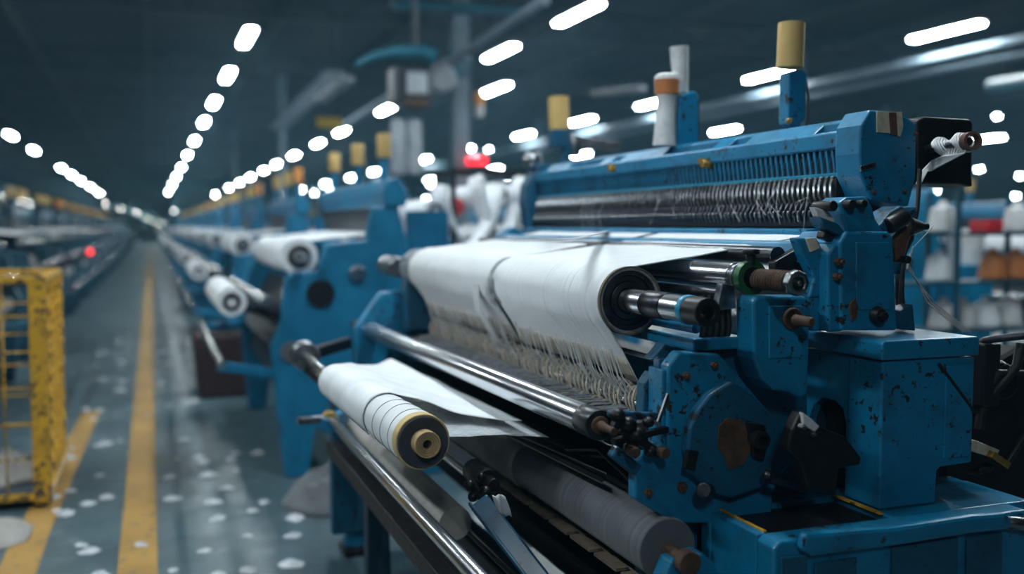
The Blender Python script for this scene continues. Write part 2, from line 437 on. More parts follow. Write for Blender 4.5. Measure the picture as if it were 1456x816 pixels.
# ================================================================== THE NEAREST LOOM
LY0, LY1 = 2.03, 4.42
loom = empty('knitting_loom', (1.25, 3.2, 0), 'large blue knitting loom in front, sharp, with the long comb head and chrome rollers', 'textile machine')
L = loom
# --- near side plate (steps out to the left at the bottom)
pl = xz([(949,640),(950,520),(966,500),(1022,503),(1036,517),(1085,575),(1134,632),(1128,652),(1100,700),(1090,815),(1092,900),(1010,900),(1008,744),(958,744),(903,710),(903,655),(915,645)], 2.02)
plate = MB().prism(pl, 2.02, 2.06).build('side_plate', 'blue', L, bev=.006)
lip = [(p[0], p[1]) for p in xz([(949,640),(950,520),(966,500)], 2.02)]
parts('bolt', [bolt(MB(), at(u, v, Y=2.018), r, L=.010) for u, v, r in ((975,534,.009),(1015,519,.0095),(969,692,.013),(1002,697,.012),(921,700,.010))], 'rust', plate)
# cam cover in a darker blue in front of the plate
cov = xz([(981,672),(976,640),(979,610),(990,583),(1008,560),(1039,541),(1070,562),(1104,598),(1132,630),(1130,646),(1112,668),(1085,692),(1040,708),(1010,700)], 1.99)
cover = MB().prism(cov, 1.985, 2.016).build('cam_cover', 'blue2', L, bev=.006)
pa = xz([(1022,606),(1034,594),(1052,597),(1066,606),(1070,622),(1066,644),(1056,660),(1036,668),(1030,650),(1020,636)], 1.983)
MB().prism(pa, 1.981, 1.9845).build('worn_patch', 'rust', cover)
c = at(1077, 624, Y=1.97)
MB().pipe(c+Vector((0,.02,0)), c+Vector((0,-.022,0)), .021, .012).build('socket', 'dsteel', cover)
MB().prism(xz([(1060,600),(1086,604),(1091,628),(1085,655),(1070,650),(1066,625)], 1.978), 1.972, 1.984).build('socket_bracket', 'black', cover, bev=.003)
p0 = at(1060, 560, Y=1.984)
MB().bar(at(985,640,Y=1.985)+Vector((0,.0,0)), at(979,668,Y=1.985), .012, .03).build('slot', 'black', cover, bev=.003)
# plate's inner edge strip (turned flange, lit from the left)
MB().box(pl[1][0]-.010, pl[1][0]+.002, 2.03, 2.10, pl[0][1]-.02, pl[1][1]-.01).build('flange', 'blue', plate, bev=.004)
# --- far side frame and legs to the floor
MB().prism([(.80,0),(.98,0),(1.02,.55),(1.45,.55),(1.5,0),(1.72,0),(1.75,1.44),(1.62,1.50),(1.2,1.22),(.98,1.20),(.86,1.04),(.84,.5)], LY1, LY1+.07).build('far_side_frame', 'blue', L, bev=.01)
MB().prism([(.98,0),(1.14,0),(1.20,.5),(1.9,.5),(1.95,0),(2.08,0),(2.08,.80),(1.24,.80),(1.12,.66)], 2.10, 2.17).build('near_side_frame', 'blue', L, bev=.01)
parts('cross_beam', [MB().box(1.0,1.10,2.17,LY1,.30,.42), MB().box(1.6,1.72,2.17,LY1,.30,.42)], 'navy', L, .008)
MB().box(1.18,1.9,2.18,LY1,.42,.50).build('machine_bed', 'black', L, bev=.01)
MB().box(1.36,1.86,2.18,LY1,.50,1.02).build('machine_body', 'navy', L, bev=.01)
for i, (x, y) in enumerate([(.85, LY1-.05), (1.62, LY1-.05), (1.04, 2.12), (2.0, 2.12)]):
    MB().box(x-.06, x+.12, y, y+.16, 0, .035).build('foot', 'black', L, bev=.006)
# --- base plinth
mb = MB().prism([(1.247,0.0),(1.247,.806),(1.262,.82),(1.96,.82),(2.03,.79),(2.05,.74),(2.05,0)], 1.765, 1.83)
base = mb.build('base_plinth', 'blue', L, bev=.006)
mb = MB().box(1.249,1.275,1.832,2.09,0,.818).box(1.249,2.05,2.04,2.098,0,.815).box(1.62,2.05,1.832,2.04,0,.817)
mb.build('plinth_wall', 'blue', base, bev=.004)
MB().box(1.276,1.619,1.832,2.039,.0,.80).build('oil_tray', 'black', base, label='dark oily recessed tray')
MB().prism(xz([(1140,757),(1270,748),(1380,731),(1428,728),(1436,738),(1432,752),(1380,757),(1270,775),(1150,790),(1135,780)], 1.75), 1.74, 1.764).build('front_rail', 'blue', base, bev=.009)
for a in ([(1110,792),(1148,789),(1146,900),(1108,900)], [(1158,800),(1218,792),(1216,900),(1156,900)], [(1268,778),(1362,764),(1360,900),(1266,900)], [(1374,764),(1425,757),(1423,900),(1372,900)]):
    MB().prism(xz(a, 1.76), 1.757, 1.764).build('cover_panel', 'blue2', base, bev=.003)
p = at(1425, 742, Y=1.76)
MB().cyl(p, p+Vector((.10,-.03,-.012)), .016, seg=18, bev=.003).build('pipe_end', 'steel', base, label='bright bare steel pipe end')
MB().bar((1.276,1.84,.8185),(1.276,2.03,.8185),.008,.004).build('yellow_edge', 'yellow', base)
MB().bar((1.615,1.86,.819),(1.615,2.03,.819),.010,.005).build('yellow_edge', 'yellow', base)
# --- motor housing on the plinth
HX, HY = 1.629, 1.885
body = [(HX,.82),(1.80,.82),(1.803,.90),(1.812,.908),(1.912,.912),(1.912,1.178),(HX,1.178)]
hs = MB().prism(body, HY, HY+.121).build('motor_housing', 'blue', L, bev=.005)
sidep = [(2.006,.82),(2.016,.82),(2.016,1.0),(2.03,1.04),(2.06,1.055),(2.11,1.055),(2.145,1.03),(2.165,.99),(2.165,.82),(2.18,.82),(2.18,1.178),(2.006,1.178)]
MB().prism(sidep, HX+.004, HX+.03, 'x').build('arched_side_panel', 'blue', hs, bev=.003)
MB().box(HX+.05, 1.905, HY+.122, HY+.265, .83, 1.177).build('inner_case', 'black', hs)
MB().box(HX+.03, 1.905, HY+.27, HY+.31, .83, 1.177).build('back_case', 'navy', hs)
MB().prism([(HX-.007,1.182),(1.919,1.182),(1.919,1.222),(1.912,1.229),(HX,1.229),(HX-.007,1.222)], HY-.007, HY+.305).build('housing_lid', 'blue', hs, bev=.004)
MB().box(1.82,1.90,HY-.004,HY+.0005,.93,1.16).build('side_cover', 'blue', hs, bev=.0015)
MB().bar(at(1335,517,Y=HY-.006), at(1388,588,Y=HY-.006), .004, .006).build('rubber_strip', 'rubber', hs)
# --- upright column on the lid
cp = [(p[0], p[1]) for p in xz([(1196,470),(1194,345),(1203,329),(1264,329),(1270,338),(1276,470)], 1.955)]
col = MB().prism(cp, 1.955, 2.13).build('column_post', 'blue', L, bev=.006)
fl = xz([(1177,472),(1176,362),(1184,348),(1199,345),(1199,471)], 1.965)
MB().prism(fl, 1.962, 2.10).build('post_flange', 'blue', col, bev=.006)
parts('bolt', [bolt(MB(), at(1190,372,Y=1.960), .010, L=.016), bolt(MB(), at(1188,393,Y=1.960), .010, L=.014)], 'rust', col)
p = at(1246,448,Y=1.953); MB().cyl(p, p+Vector((0,-.02,0)), .023, .020, seg=20, bev=.004).cyl(p+Vector((0,-.02,0)), p+Vector((0,-.032,0)), .011, seg=6).build('large_bolt', 'black', col)
MB().prism(xz([(1217,344),(1264,344),(1266,440),(1217,440)], 1.953), 1.951, 1.956).build('raised_panel', 'blue', col, bev=.002)
MB().prism(xz([(1209,432),(1216,424),(1220,436),(1218,452),(1211,456)], 1.9495), 1.948, 1.9575).build('bare_patch', 'rust', col)
MB().prism(xz([(1278,468),(1278,442),(1296,432),(1300,470)], 2.0), 1.995, 2.04).build('rear_clip', 'blue2', col, bev=.003)
# flat cable behind the post
MB().tube([at(1268,330,Y=2.16), at(1280,380,Y=2.14), at(1279,420,Y=2.13), at(1284,468,Y=2.12)], .012, 8).build('cable', 'rubber', col)
# --- bracket, levers and hardware over the post
br = MB().prism(xz([(1205,332),(1197,305),(1193,288),(1204,280),(1232,279),(1240,292),(1246,312),(1258,331)], 1.975), 1.975, 2.06).build('head_bracket', 'blue', L, bev=.006)
for u, v, r in ((1178,293,.013),(1205,291,.012),(1222,290,.010)):
    p = at(u, v, Y=1.97); MB().cyl(p+Vector((0,.05,0)), p+Vector((0,-.02,0)), r, seg=16, bev=.002).build('clamp_bolt', 'black', br)
MB().prism(xz([(1157,294),(1176,300),(1186,310),(1184,318),(1163,308)], 1.98), 1.978, 2.0).build('white_tab', 'wtube', br, bev=.002)
MB().prism(xz([(1165,308),(1190,318),(1200,330),(1196,336),(1170,322)], 1.97), 1.965, 2.01).build('finger_lever', 'blue2', br, bev=.003)
MB().bar(at(1166,333,Y=2.0), at(1202,345,Y=2.0), .03, .02).build('link', 'black', br, bev=.004)
MB().prism(xz([(1245,322),(1262,301),(1278,292),(1292,303),(1288,318),(1262,332)], 1.99), 1.98, 2.05).build('rocker', 'blue2', br, bev=.006)
MB().cyl(at(1262,322,Y=1.975), at(1288,307,Y=1.975), .021, seg=20, bev=.004).build('rocker_pin', 'black', br)
MB().prism(xz([(1271,342),(1293,315),(1296,322),(1284,360),(1272,372)], 2.0), 1.995, 2.02).build('guard', 'tapeb', br, bev=.003)
p = at(1305,322,Y=2.02); MB().cyl(p+Vector((-.03,.0,0)), p+Vector((.012,0,0)), .026, .012, seg=18).cyl(p, p+Vector((.03,0,0)), .009, seg=14).build('valve_knob', 'black', br)
p = at(1288,369,Y=2.0); MB().cyl(p+Vector((0,.05,0)), p+Vector((0,-.01,0)), .010, seg=16, bev=.002).build('pin', 'black', br)
MB().prism(xz([(1268,345),(1284,300),(1300,294),(1297,340),(1284,366),(1279,390),(1272,390)], 2.08), 2.07, 2.11).build('head_arm', 'blue2', L, bev=.005)
# angled lever at the left of the post
lv = xz([(1131,338),(1160,338),(1174,366),(1174,410),(1167,421),(1148,424),(1156,395),(1140,362)], 2.0)
lvr = MB().prism(lv, 1.995, 2.03).build('angled_lever', 'blue', L, bev=.005)
MB().prism(xz([(1146,339),(1158,338),(1165,352),(1153,358)], 1.99), 1.987, 1.997).build('white_mark', 'tapec', lvr)
MB().prism(xz([(1098,372),(1136,350),(1152,392),(1150,405),(1100,405)], 2.06), 2.05, 2.08).build('wedge_plate', 'black', lvr, bev=.004)
# --- bearing block left of the housing
bk = xz([(1069,428),(1074,421),(1128,421),(1146,421),(1152,440),(1150,470),(1147,560),(1135,566),(1115,556),(1098,555),(1082,540),(1070,510)], 1.97)
blk = MB().prism(bk, 1.965, 2.04).build('bearing_block', 'blue', L, bev=.007)
mb = MB(); p = at(1125,453,Y=1.963); mb.cyl(p, p+Vector((0,-.012,0)), .027, seg=24, bev=.004)
p = at(1129,455,Y=1.945); mb.cyl(p, p+Vector((.014,-.05,-.002)), .014, .012, seg=18, bev=.003); mb.build('peg', 'rust', blk)
MB().prism(xz([(1093,435),(1140,434),(1140,508),(1093,510)], 1.9635), 1.961, 1.966).build('raised_pad', 'blue', blk, bev=.002)
MB().prism(xz([(1140,422),(1180,422),(1180,468),(1150,470)], 2.02), 2.0, 2.1).build('tie_block', 'blue', L, bev=.004)
# --- drum surface and dark linkage under the block
MB().prism([(1.235,.82),(1.56,.82),(1.56,.90),(1.56,1.10),(1.51,1.22),(1.235,1.20)], 2.075, 2.095).build('inner_plate', 'blue2', L, bev=.003)
ar = xz([(1141,585),(1152,600),(1205,622),(1228,652),(1226,662),(1195,668),(1192,705),(1152,700),(1140,660),(1122,640),(1128,612)], 1.84)
arm = MB().prism(ar, 1.845, 1.88).build('crank_arm', 'black', L, bev=.006)
MB().prism(xz([(1140,586),(1152,594),(1165,606),(1158,614),(1142,604)], 1.838), 1.836, 1.85).build('scraped_tip', 'wtube', arm, bev=.002)
for u, v in ((1139,606),(1152,616)): bolt(MB(), at(u, v, Y=1.84), .007).build('bolt', 'steel', arm)
MB().bar(at(1092,680,Y=1.95), at(1145,697,Y=1.95), .012, .020).build('link_rod', 'dsteel', L, bev=.003)
MB().ball(at(1092,676,Y=1.95), .014).build('ball_joint', 'dsteel', L)
MB().cyl(at(1000,697,Y=1.95), at(1010,697,Y=2.02), .018, seg=20, bev=.003).build('bearing', 'dsteel', L)

# --- comb head: end cap, rails, comb, needles
CY = 2.10
cap = MB().prism(xz([(1224,250),(1222,218),(1224,178),(1237,156),(1279,159),(1303,176),(1303,251),(1292,294),(1239,284)], CY), CY, CY+.10).build('head_end_cap', 'blue', L, bev=.006)
tp = xz([(1247,158),(1282,159),(1284,180),(1280,194),(1262,189),(1247,188)], CY-.003)
MB().prism(tp, CY-.004, CY+.001).build('tape_patch', 'tapec', cap, label='cream tape patch')
MB().prism(xz([(1264,160),(1274,160),(1276,193),(1266,191)], CY-.005), CY-.0065, CY-.003).build('tape_stripe', 'tapeb', cap, label='brown tape stripe')
MB().bar(at(1223,240,Y=CY-.005), at(1245,234,Y=CY-.005), .008, .014).build('latch', 'steel', cap, bev=.002)
for u, v in ((1301,190),(1242,273),(1285,272)): bolt(MB(), at(u, v, Y=CY-.001), .006, L=.006).build('bolt', 'rust', cap)
X0 = 1.735
MB().prism([(X0,1.713),(X0+.012,1.708),(X0+.03,1.715),(X0+.03,1.748),(X0+.010,1.758),(X0,1.752)], CY+.10, LY1).build('front_rail', 'blue', L, bev=.003)
MB().prism([(X0+.075,1.74),(X0+.16,1.74),(X0+.16,1.795),(X0+.085,1.797),(X0+.075,1.79)], CY+.10, LY1).build('back_rail', 'blue', L, bev=.004)
for k in range(5):
    y = CY+.10+(LY1-CY-.1)*(k+.35)/5; MB().prism([(X0+.03,1.72),(X0+.076,1.73),(X0+.076,1.79),(X0+.03,1.752)], y, y+.10 if k % 2 else y+.35).build('rail_web', 'blue', L, bev=.003)
for u, v in ((1005,233),(872,240)):
    mb = MB()
    p = at(u, v, X=X0-.005); mb.cyl(p+Vector((.03,0,0)), p+Vector((-.02,0,0)), .014, seg=14, bev=.003)
    mb.bar(p+Vector((0,-.01,.008)), p+Vector((0,.05,.012)), .012, .02).build('toggle_clamp', 'brass', L)
MB().prism([(X0+.04,1.46),(X0+.14,1.46),(X0+.16,1.74),(X0+.06,1.74)], CY+.1, LY1).build('head_back_panel', 'navy', L)
MB().box(X0+.005,X0+.016,CY+.1,LY1,1.634,1.645).build('comb_lower_bar', 'bcap', L, bev=.002)
mb = MB(); N = 84; dy = (LY1-CY-.14)/N
for k in range(N):
    y = CY+.12+k*dy
    mb.bar((X0+.012, y, 1.638), (X0+.014, y+.020, 1.712), .004, .008, up=(0,1,0))
    mb.bar((X0+.020, y+.022, 1.638), (X0+.024, y+.004, 1.712), .003, .005, up=(0,1,0))
mb.build('comb_slat', 'blue', L)
mb = MB(); mb2 = MB(); mb3 = MB(); N = 92; dy = (LY1-CY-.14)/N
for k in range(N):
    y = CY+.12+k*dy+rnd.uniform(-.002,.002)
    pts = [(X0+.008, y+.006, 1.634), (X0-.006, y-.002, 1.61), (X0-.012, y-.010, 1.585), (X0-.004, y-.016, 1.56)]
    mb.tube(pts, lambda t: .0062*(1-.55*t)+.001, 6)
    pts = [(X0-.004, y-.010, 1.575), (X0-.020, y-.013, 1.55), (X0-.022, y-.007, 1.53), (X0-.010, y-.002, 1.508)]
    mb2.tube(pts, lambda t: .0050*(1-.3*abs(t-.5)), 6)
    mb3.ball((X0-.026, y-.010, 1.535), .0065, 8, (1, .6, 1.5))
mb.build('upper_needle_row', 'steel', L); mb2.build('lower_needle_row', 'dsteel', L); mb3.build('needle_eye', 'steel', L)
MB().box(X0+.0,X0+.035,CY+.1,LY1,1.560,1.632).build('needle_bed', 'black', L)
MB().prism([(X0-.05,1.475),(X0+.04,1.475),(X0+.04,1.50),(X0-.05,1.492)], CY+.16, LY1).build('head_lower_rail', 'blue', L, bev=.003)
MB().box(X0-.015,X0+.02,CY+.1,LY1,1.50,1.530).build('needle_guide', 'black', L)
mb = MB()
for k in range(15):                                  # loose yarn ends hanging over the needles
    y = rnd.uniform(2.25, 4.0); h = rnd.uniform(.05, .12)
    mb.tube([(X0-.02, y, 1.63-rnd.random()*.05), (X0-.04, y+.01+rnd.uniform(-.03,.03), 1.60-h*.4), (X0-.035, y+rnd.uniform(-.05,.05), 1.60-h)], .0006, 4)
mb.build('loose_yarn', 'yarn', L, kind='stuff')
fc = MB().prism([(X0-.06,1.20),(X0+.13,1.20),(X0+.14,1.76),(X0+.09,1.81),(X0+.02,1.80),(X0-.04,1.70),(X0-.05,1.62),(X0-.03,1.50)], LY1, LY1+.10).build('far_end_cap', 'blue2', L, bev=.01)
p = Vector((X0, LY1+.04, 1.815)); MB().ball(p, .05, 16).build('oil_cup', 'steel', fc, label='shiny round oil cup')
# --- spindle box at the right of the head
sb = MB().prism(xz([(1300,172),(1312,166),(1376,170),(1380,176),(1378,250),(1380,266),(1360,262),(1310,262),(1300,240)], 2.2), 2.19, 2.33).build('spindle_box', 'black', L, bev=.006)
p0 = at(1322,212,Y=2.19); p1 = at(1384,200,Y=1.96)
MB().cyl(p0+Vector((0,.03,0)), p0+(p1-p0)*.9, .011, seg=18).build('spindle', 'dsteel', sb)
MB().pipe(p0+(p1-p0)*.88, p1, .024, .017).build('spindle_ring', 'tapeb', sb, label='brown hollow end tube')
mb = MB()
for k in range(16):
    t = k/15; q = p0+(p1-p0)*(.2+.68*t); r = .016+.007*math.sin(t*9)
    ring = [q+Vector((r*math.cos(a), .014*math.sin(a), r*math.sin(a)*1.1)) for a in [2*PI*i/10 for i in range(10)]]
    mb.tube(ring, .0030, 6, closed=True)
for k in range(9):
    q = p0+(p1-p0)*(.35+.06*k)
    mb.tube([q+Vector((0,-.012,.01)), q+Vector((-.018,-.016,-.028)), p0+Vector((-.01,-.02,-.035-.003*k)), at(1312+k*.7,243,Y=2.15), at(1303+k*.6,262,Y=2.13)], .0028, 5)
mb.build('wound_yarn', 'yarn', sb, label='pale yarn wound round the spindle', kind='stuff')
MB().tube([at(1308,240,Y=2.10), at(1304,300,Y=2.09), at(1296,335,Y=2.07), at(1285,362,Y=2.07), at(1281,420,Y=2.05), at(1280,466,Y=2.05)], .006, 8).build('hose', 'rubber', sb)
mb = MB()
for k in range(3): mb.tube([at(1299-k*2,350+k*6,Y=2.04), at(1290,372+5*k,Y=2.05), at(1318+5*k,430,Y=2.2), at(1370+5*k,472,Y=2.6)], .0022, 5)
mb.tube([at(1327,322,Y=2.03), at(1300,350,Y=2.03)], .0012, 5)
mb.build('trailing_yarn', 'yarn', L, kind='stuff')

# --- bobbin brackets on the head
def bracket(kind, p):
    x, y, z0 = p.x, p.y, 1.795
    if kind == 3:
        b = MB().prism([(x-.026,p.z-.135),(x+.004,p.z-.155),(x+.036,p.z-.12),(x+.040,p.z+.02),(x+.018,p.z+.03),(x-.026,p.z+.02)], y, y+.05).build('bobbin_bracket', 'blue', L, bev=.004)
        MB().bar((x+.016, y+.025, z0-.02), (x+.014, y+.025, p.z-.12), .022, .03).build('bracket_stem', 'blue', b, bev=.003)
        MB().cyl((x-.02,y+.01,p.z-.13),(x-.03,y-.015,p.z-.13),.009,seg=12,bev=.002).build('bracket_screw', 'brass', b)
        MB().tube([(x+.042,y+.01,p.z-.0),(x+.05,y+.005,p.z-.05),(x+.044,y,p.z-.12),(x+.036,y,p.z-.17)], .004, 6).build('bracket_cable', 'rubber', b)
    return b
q3 = at(1132, 112, X=1.865); b3 = bracket(3, q3)
q2 = at(978, 140, X=1.865)
b2 = MB().prism([(q2.x-.045,1.78),(q2.x+.05,1.78),(q2.x+.046,q2.z+.015),(q2.x+.03,q2.z+.03),(q2.x-.035,q2.z+.01)], q2.y, q2.y+.07).build('bobbin_bracket', 'blue', L, bev=.006)
MB().bar((q2.x+.052,q2.y+.03,1.79),(q2.x+.052,q2.y+.03,q2.z),.02,.02).build('bracket_edge', 'black', b2, bev=.004)
q1 = at(802, 192, X=1.865)
b1 = MB().box(q1.x-.06,q1.x+.03,q1.y,q1.y+.06,q1.z-.06,q1.z+.025).build('bobbin_bracket', 'blue2', L, bev=.006)
MB().bar((q1.x+.02,q1.y+.03,1.78),(q1.x+.02,q1.y+.03,q1.z-.05),.05,.04).build('bracket_stem', 'blue2', b1, bev=.004)
MB().bar((q1.x+.04,q1.y+.03,q1.z-.02),(q1.x+.28,q1.y-.03,q1.z-.05),.03,.05).build('bracket_arm', 'steel', b1, bev=.006)
MB().cyl((q1.x+.07,q1.y+.03,q1.z-.09),(q1.x+.07,q1.y+.03,q1.z+.0),.03,seg=16,bev=.004).build('tension_unit', 'steel', b1)

def bobbin(p, r, h, mat, label, tilt=0.0, cone=1.0, grp=None):
    o = MB().pipe((0,0,0),(0,0,h), r, r*.80, 32)
    o.lathe((0,0,.004),(0,0,1),[(0, r*.80),(.002, r*.3)],24)
    if cone != 1.0: o.v = [(v[0]*(1+(cone-1)*v[2]/h), v[1]*(1+(cone-1)*v[2]/h), v[2]) for v in o.v]
    ob = o.build('yarn_bobbin', mat); ob.location = p; ob.rotation_euler = (0, tilt, 0)
    return tag(ob, label, 'bobbin', grp)
p = at(1123, 96, X=1.862); bobbin(p, .041, .135, 'tube', 'upright yellow paper tube on the nearest blue bracket of the front loom', 0.03)
p = at(974, 131, X=1.865); bobbin(p+Vector((0,.03,0)), .028, .17, 'wtube', 'slim pale grey tube on the middle bracket of the front loom', -0.06, 1.25)
p = at(799, 183, X=1.865); bobbin(p+Vector((0,.03,0)), .050, .155, 'tube', 'yellow paper tube on the far end of the front loom, its furthest bobbin', -0.05)
p = at(957, 206, X=1.80)
cz = Vector((q2.x-.085, q2.y+.02, 1.797))
ct = empty('yarn_cone', cz, 'white yarn cone with an orange-brown cap beside the middle blue bracket', 'bobbin')
MB().lathe(cz, cz+Vector((.012,0,.3)), [(0,.042),(.10,.036),(.19,.034)], 24).build('cone_body', 'wtube', ct)
MB().lathe(cz+Vector((.008,0,.185)), cz+Vector((.008,0,.3)), [(0,.036),(.004,.044),(.055,.046)], 24).build('cone_cap', 'copper', ct, label='orange-brown cap')
MB().lathe(cz+Vector((.008,0,.24)), cz+Vector((.008,0,.3)), [(0,.046),(.014,.044),(.022,.03)], 24).build('cone_top', 'wtube', ct)

# --- upper take-up roller
RX, RZ = 1.15, 1.31
sh = MB().cyl((RX,1.93,RZ),(RX,4.42,RZ), .031, seg=36, bev=.002).build('take_up_shaft', 'chrome', L)
MB().cyl((RX,1.955,RZ),(RX,1.975,RZ),.0345,seg=36,bev=.002).build('blue_collar', 'bcap', sh, label='light blue collar')
MB().pipe((RX,1.885,RZ),(RX,1.954,RZ),.033,.017,36).build('shaft_socket', 'black', sh, bev=.002)
MB().cyl((RX,2.06,RZ),(RX,2.16,RZ),.0335,seg=36,bev=.001).build('sleeve', 'dsteel', sh)
MB().pipe((RX,2.262,RZ),(RX,4.40,RZ), .088, .078, 56).build('roller_core', 'greyyarn', L)
MB().pipe((RX,2.258,RZ),(RX,2.27,RZ), .0885, .084, 56).build('core_rim', 'oldwood', L, label='thin brown rim of the core')
mb = MB().pipe((RX,2.266,RZ),(RX,2.36,RZ), .0775, .066, 48).pipe((RX,2.275,RZ),(RX,2.36,RZ),.0655,.050,48).pipe((RX,2.27,RZ),(RX,2.36,RZ),.0495,.034,40)
mb.build('core_ring', 'dsteel', L, bev=.002)
# far bearing of the shaft
MB().box(RX-.08,RX+.08,4.30,4.41,RZ-.28,RZ+.05).build('far_bearing', 'blue2', L, bev=.01)
MB().cyl((RX-.07,4.46,RZ+.0),(RX-.07,4.75,RZ+.0),.05,seg=24,bev=.008).build('far_hub', 'steel', L)
# --- second chrome roller behind, with spring
X2, Z2 = 1.345, 1.378
r2 = MB().cyl((X2,2.075,Z2),(X2,4.40,Z2),.034,seg=36,bev=.002).build('rear_roller', 'chrome', L)
mb = MB()
for y, r in ((2.03,.030),(2.045,.036),(2.066,.031)): mb.cyl((X2,y,Z2),(X2,y+.012,Z2),r,seg=30,bev=.002)
mb.build('roller_collar', 'steel', r2)
MB().cyl((X2+.008,1.84,Z2-.004),(X2,2.04,Z2),.012,seg=18).build('spring_rod', 'dsteel', r2)
pts = []
for k in range(15*12+1):
    a = 2*PI*k/15; t = k/(15*12); pts.append((X2+.008+.022*math.cos(a), 1.868+.128*t, Z2-.003+.022*math.sin(a)))
MB().tube(pts, .0042, 6).build('coil_spring', 'rust', r2, label='dark rusty coil spring')
MB().lathe((X2+.008,1.862,Z2-.004),(X2+.008,1.7,Z2-.006),[(0,.020),(.004,.030),(.022,.030),(.026,.022),(.0262,.017),(.016,.015),(.0158,.007),(.030,.006)],8).build('clear_knob', 'steel', r2, bev=.002)
MB().pipe((X2,2.005,Z2),(X2,2.028,Z2),.041,.026,32).build('green_clamp', 'green', r2, label='green clamp ring')
MB().cyl((X2,2.015,Z2+.03),(X2,2.015,Z2+.066),.012,seg=14).cyl((X2,2.015,Z2+.055),(X2,2.015,Z2+.068),.021,seg=14,bev=.003).build('clamp_screw', 'black', r2)
# more bars behind / below
MB().cyl((1.46,2.07,1.428),(1.46,4.40,1.428),.022,seg=24).build('grey_rail', 'dsteel', L)
MB().prism([(1.50,1.41),(1.60,1.41),(1.62,1.445),(1.60,1.462),(1.52,1.462)], 2.03, 4.40).build('blue_rail', 'blue', L, bev=.006)
MB().cyl((1.30,2.05,1.335),(1.30,4.40,1.335),.013,seg=18).build('lower_rod', 'dsteel', L)
MB().prism([(1.255,1.30),(1.31,1.305),(1.305,1.36),(1.27,1.365)], 2.02, 2.045).build('rod_plate', 'steel', L, bev=.003)
# black bundle of belts between plate and block
mb = MB()
for k in range(5): mb.tube([(1.235+.017*k,2.06,1.19),(1.24+.017*k,2.05,1.26),(1.24+.017*k,2.06,1.335)], .0085, 8)
mb.build('drive_belt', 'rubber', L)
MB().prism(xz([(925,512),(945,488),(1000,505),(985,520)], 2.12), 2.12, 2.16).build('fork', 'blue2', L, bev=.004)
MB().prism([(1.20,1.205),(1.34,1.205),(1.345,1.235),(1.20,1.235)], 2.03, 4.4).build('blue_tie_bar', 'blue', L, bev=.005)
MB().cyl((1.225,2.06,1.255),(1.225,4.4,1.255),.012,seg=14).build('cloth_guide_rod', 'blue', L)
p0 = at(895,500,Y=2.30); p1 = at(934,511,Y=2.13)
MB().cyl(p0+(p0-p1)*2, p1, .007, seg=16).cyl(p1, p1+(p1-p0)*.12, .011, seg=14).build('stripper_pin', 'steel', L)
MB().prism(xz([(914,590),(916,545),(928,528),(940,546),(944,590),(936,610)], 2.10), 2.10, 2.14).build('blue_fin', 'blue2', L, bev=.004)
MB().prism(xz([(934,510),(950,510),(950,580),(943,560),(935,540)], 2.08), 2.07, 2.10).build('dark_web', 'blue2', L, bev=.003)

# --- upper white fabric: two webs over one core
def web(y0, y1, seed, label, R0=.0935):
    yr = random.Random(seed); n = 170 if y1-y0 > 1 else 150
    ban = [yr.uniform(-.0007,.0007)-(.0016 if yr.random() < .07 else 0) for _ in range(n+1)]
    rows = []; under = []
    for i in range(n+1):
        t = i/n; y = y0+(y1-y0)*t
        R = R0+ban[i]+.002*math.sin(t*9+seed)
        edge = min(t, 1-t)
        if edge < .04: R -= .006*(1-edge/.04)
        row = []
        # back sheet, sagging a little towards the roll
        xb, zb = 1.70, 1.478
        xt, zt = RX+.02, RZ+R
        for k in range(14):
            s = k/14; w = .0016*mnoise.noise(Vector((s*5, y*6, seed)))
            sk = (-.055 if y0 < 3 else .03)*math.sin(min(1, s*1.15)*PI)**.8*(max(0, (t-.5)/.5) if y0 < 3 else max(0, 1-t/.5)) if s < .87 else 0
            row.append((xb+(xt-xb)*s, y+sk, zb+(zt-zb)*(s**.92)+w))
        for k in range(25):
            a = math.radians(84+138*k/24); w = .0022*mnoise.noise(Vector((a*2, y*9, seed+4)))
            if y0 < 3 and t > .9: w -= .010*(t-.9)/.1*max(0, math.sin(a*2.2))
            row.append((RX+(R+w)*math.cos(a), y, RZ+(R+w)*math.sin(a)))
        a = math.radians(222); x1, z1 = RX+R*math.cos(a), RZ+R*math.sin(a)
        low = 1.108+.008*mnoise.noise(Vector((y*9, seed, 0)))+(-.0 if y > 2.33 else -.012)
        for k in range(1, 9):
            s = k/8; row.append((x1+(RX+.028-x1)*s, y, z1+(low-z1)*s+.006*math.sin(s*PI)))
        rows.append(row)
    o = MB().grid(rows).build('fabric_web', 'cloth', None, solid=.0035)
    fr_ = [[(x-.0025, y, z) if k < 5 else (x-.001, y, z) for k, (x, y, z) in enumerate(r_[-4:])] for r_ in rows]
    MB().grid(fr_).build('shaded_edge', 'shadeyarn', o, solid=.002, label='brownish lower edge, underside shade put in as colour')  # strip coloured like the shaded underside of the web
    return tag(o, label, 'fabric')
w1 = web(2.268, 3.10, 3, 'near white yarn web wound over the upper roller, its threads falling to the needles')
w2 = web(3.14, 4.22, 11, 'far white yarn web on the upper roller beyond the torn gap', .0945)
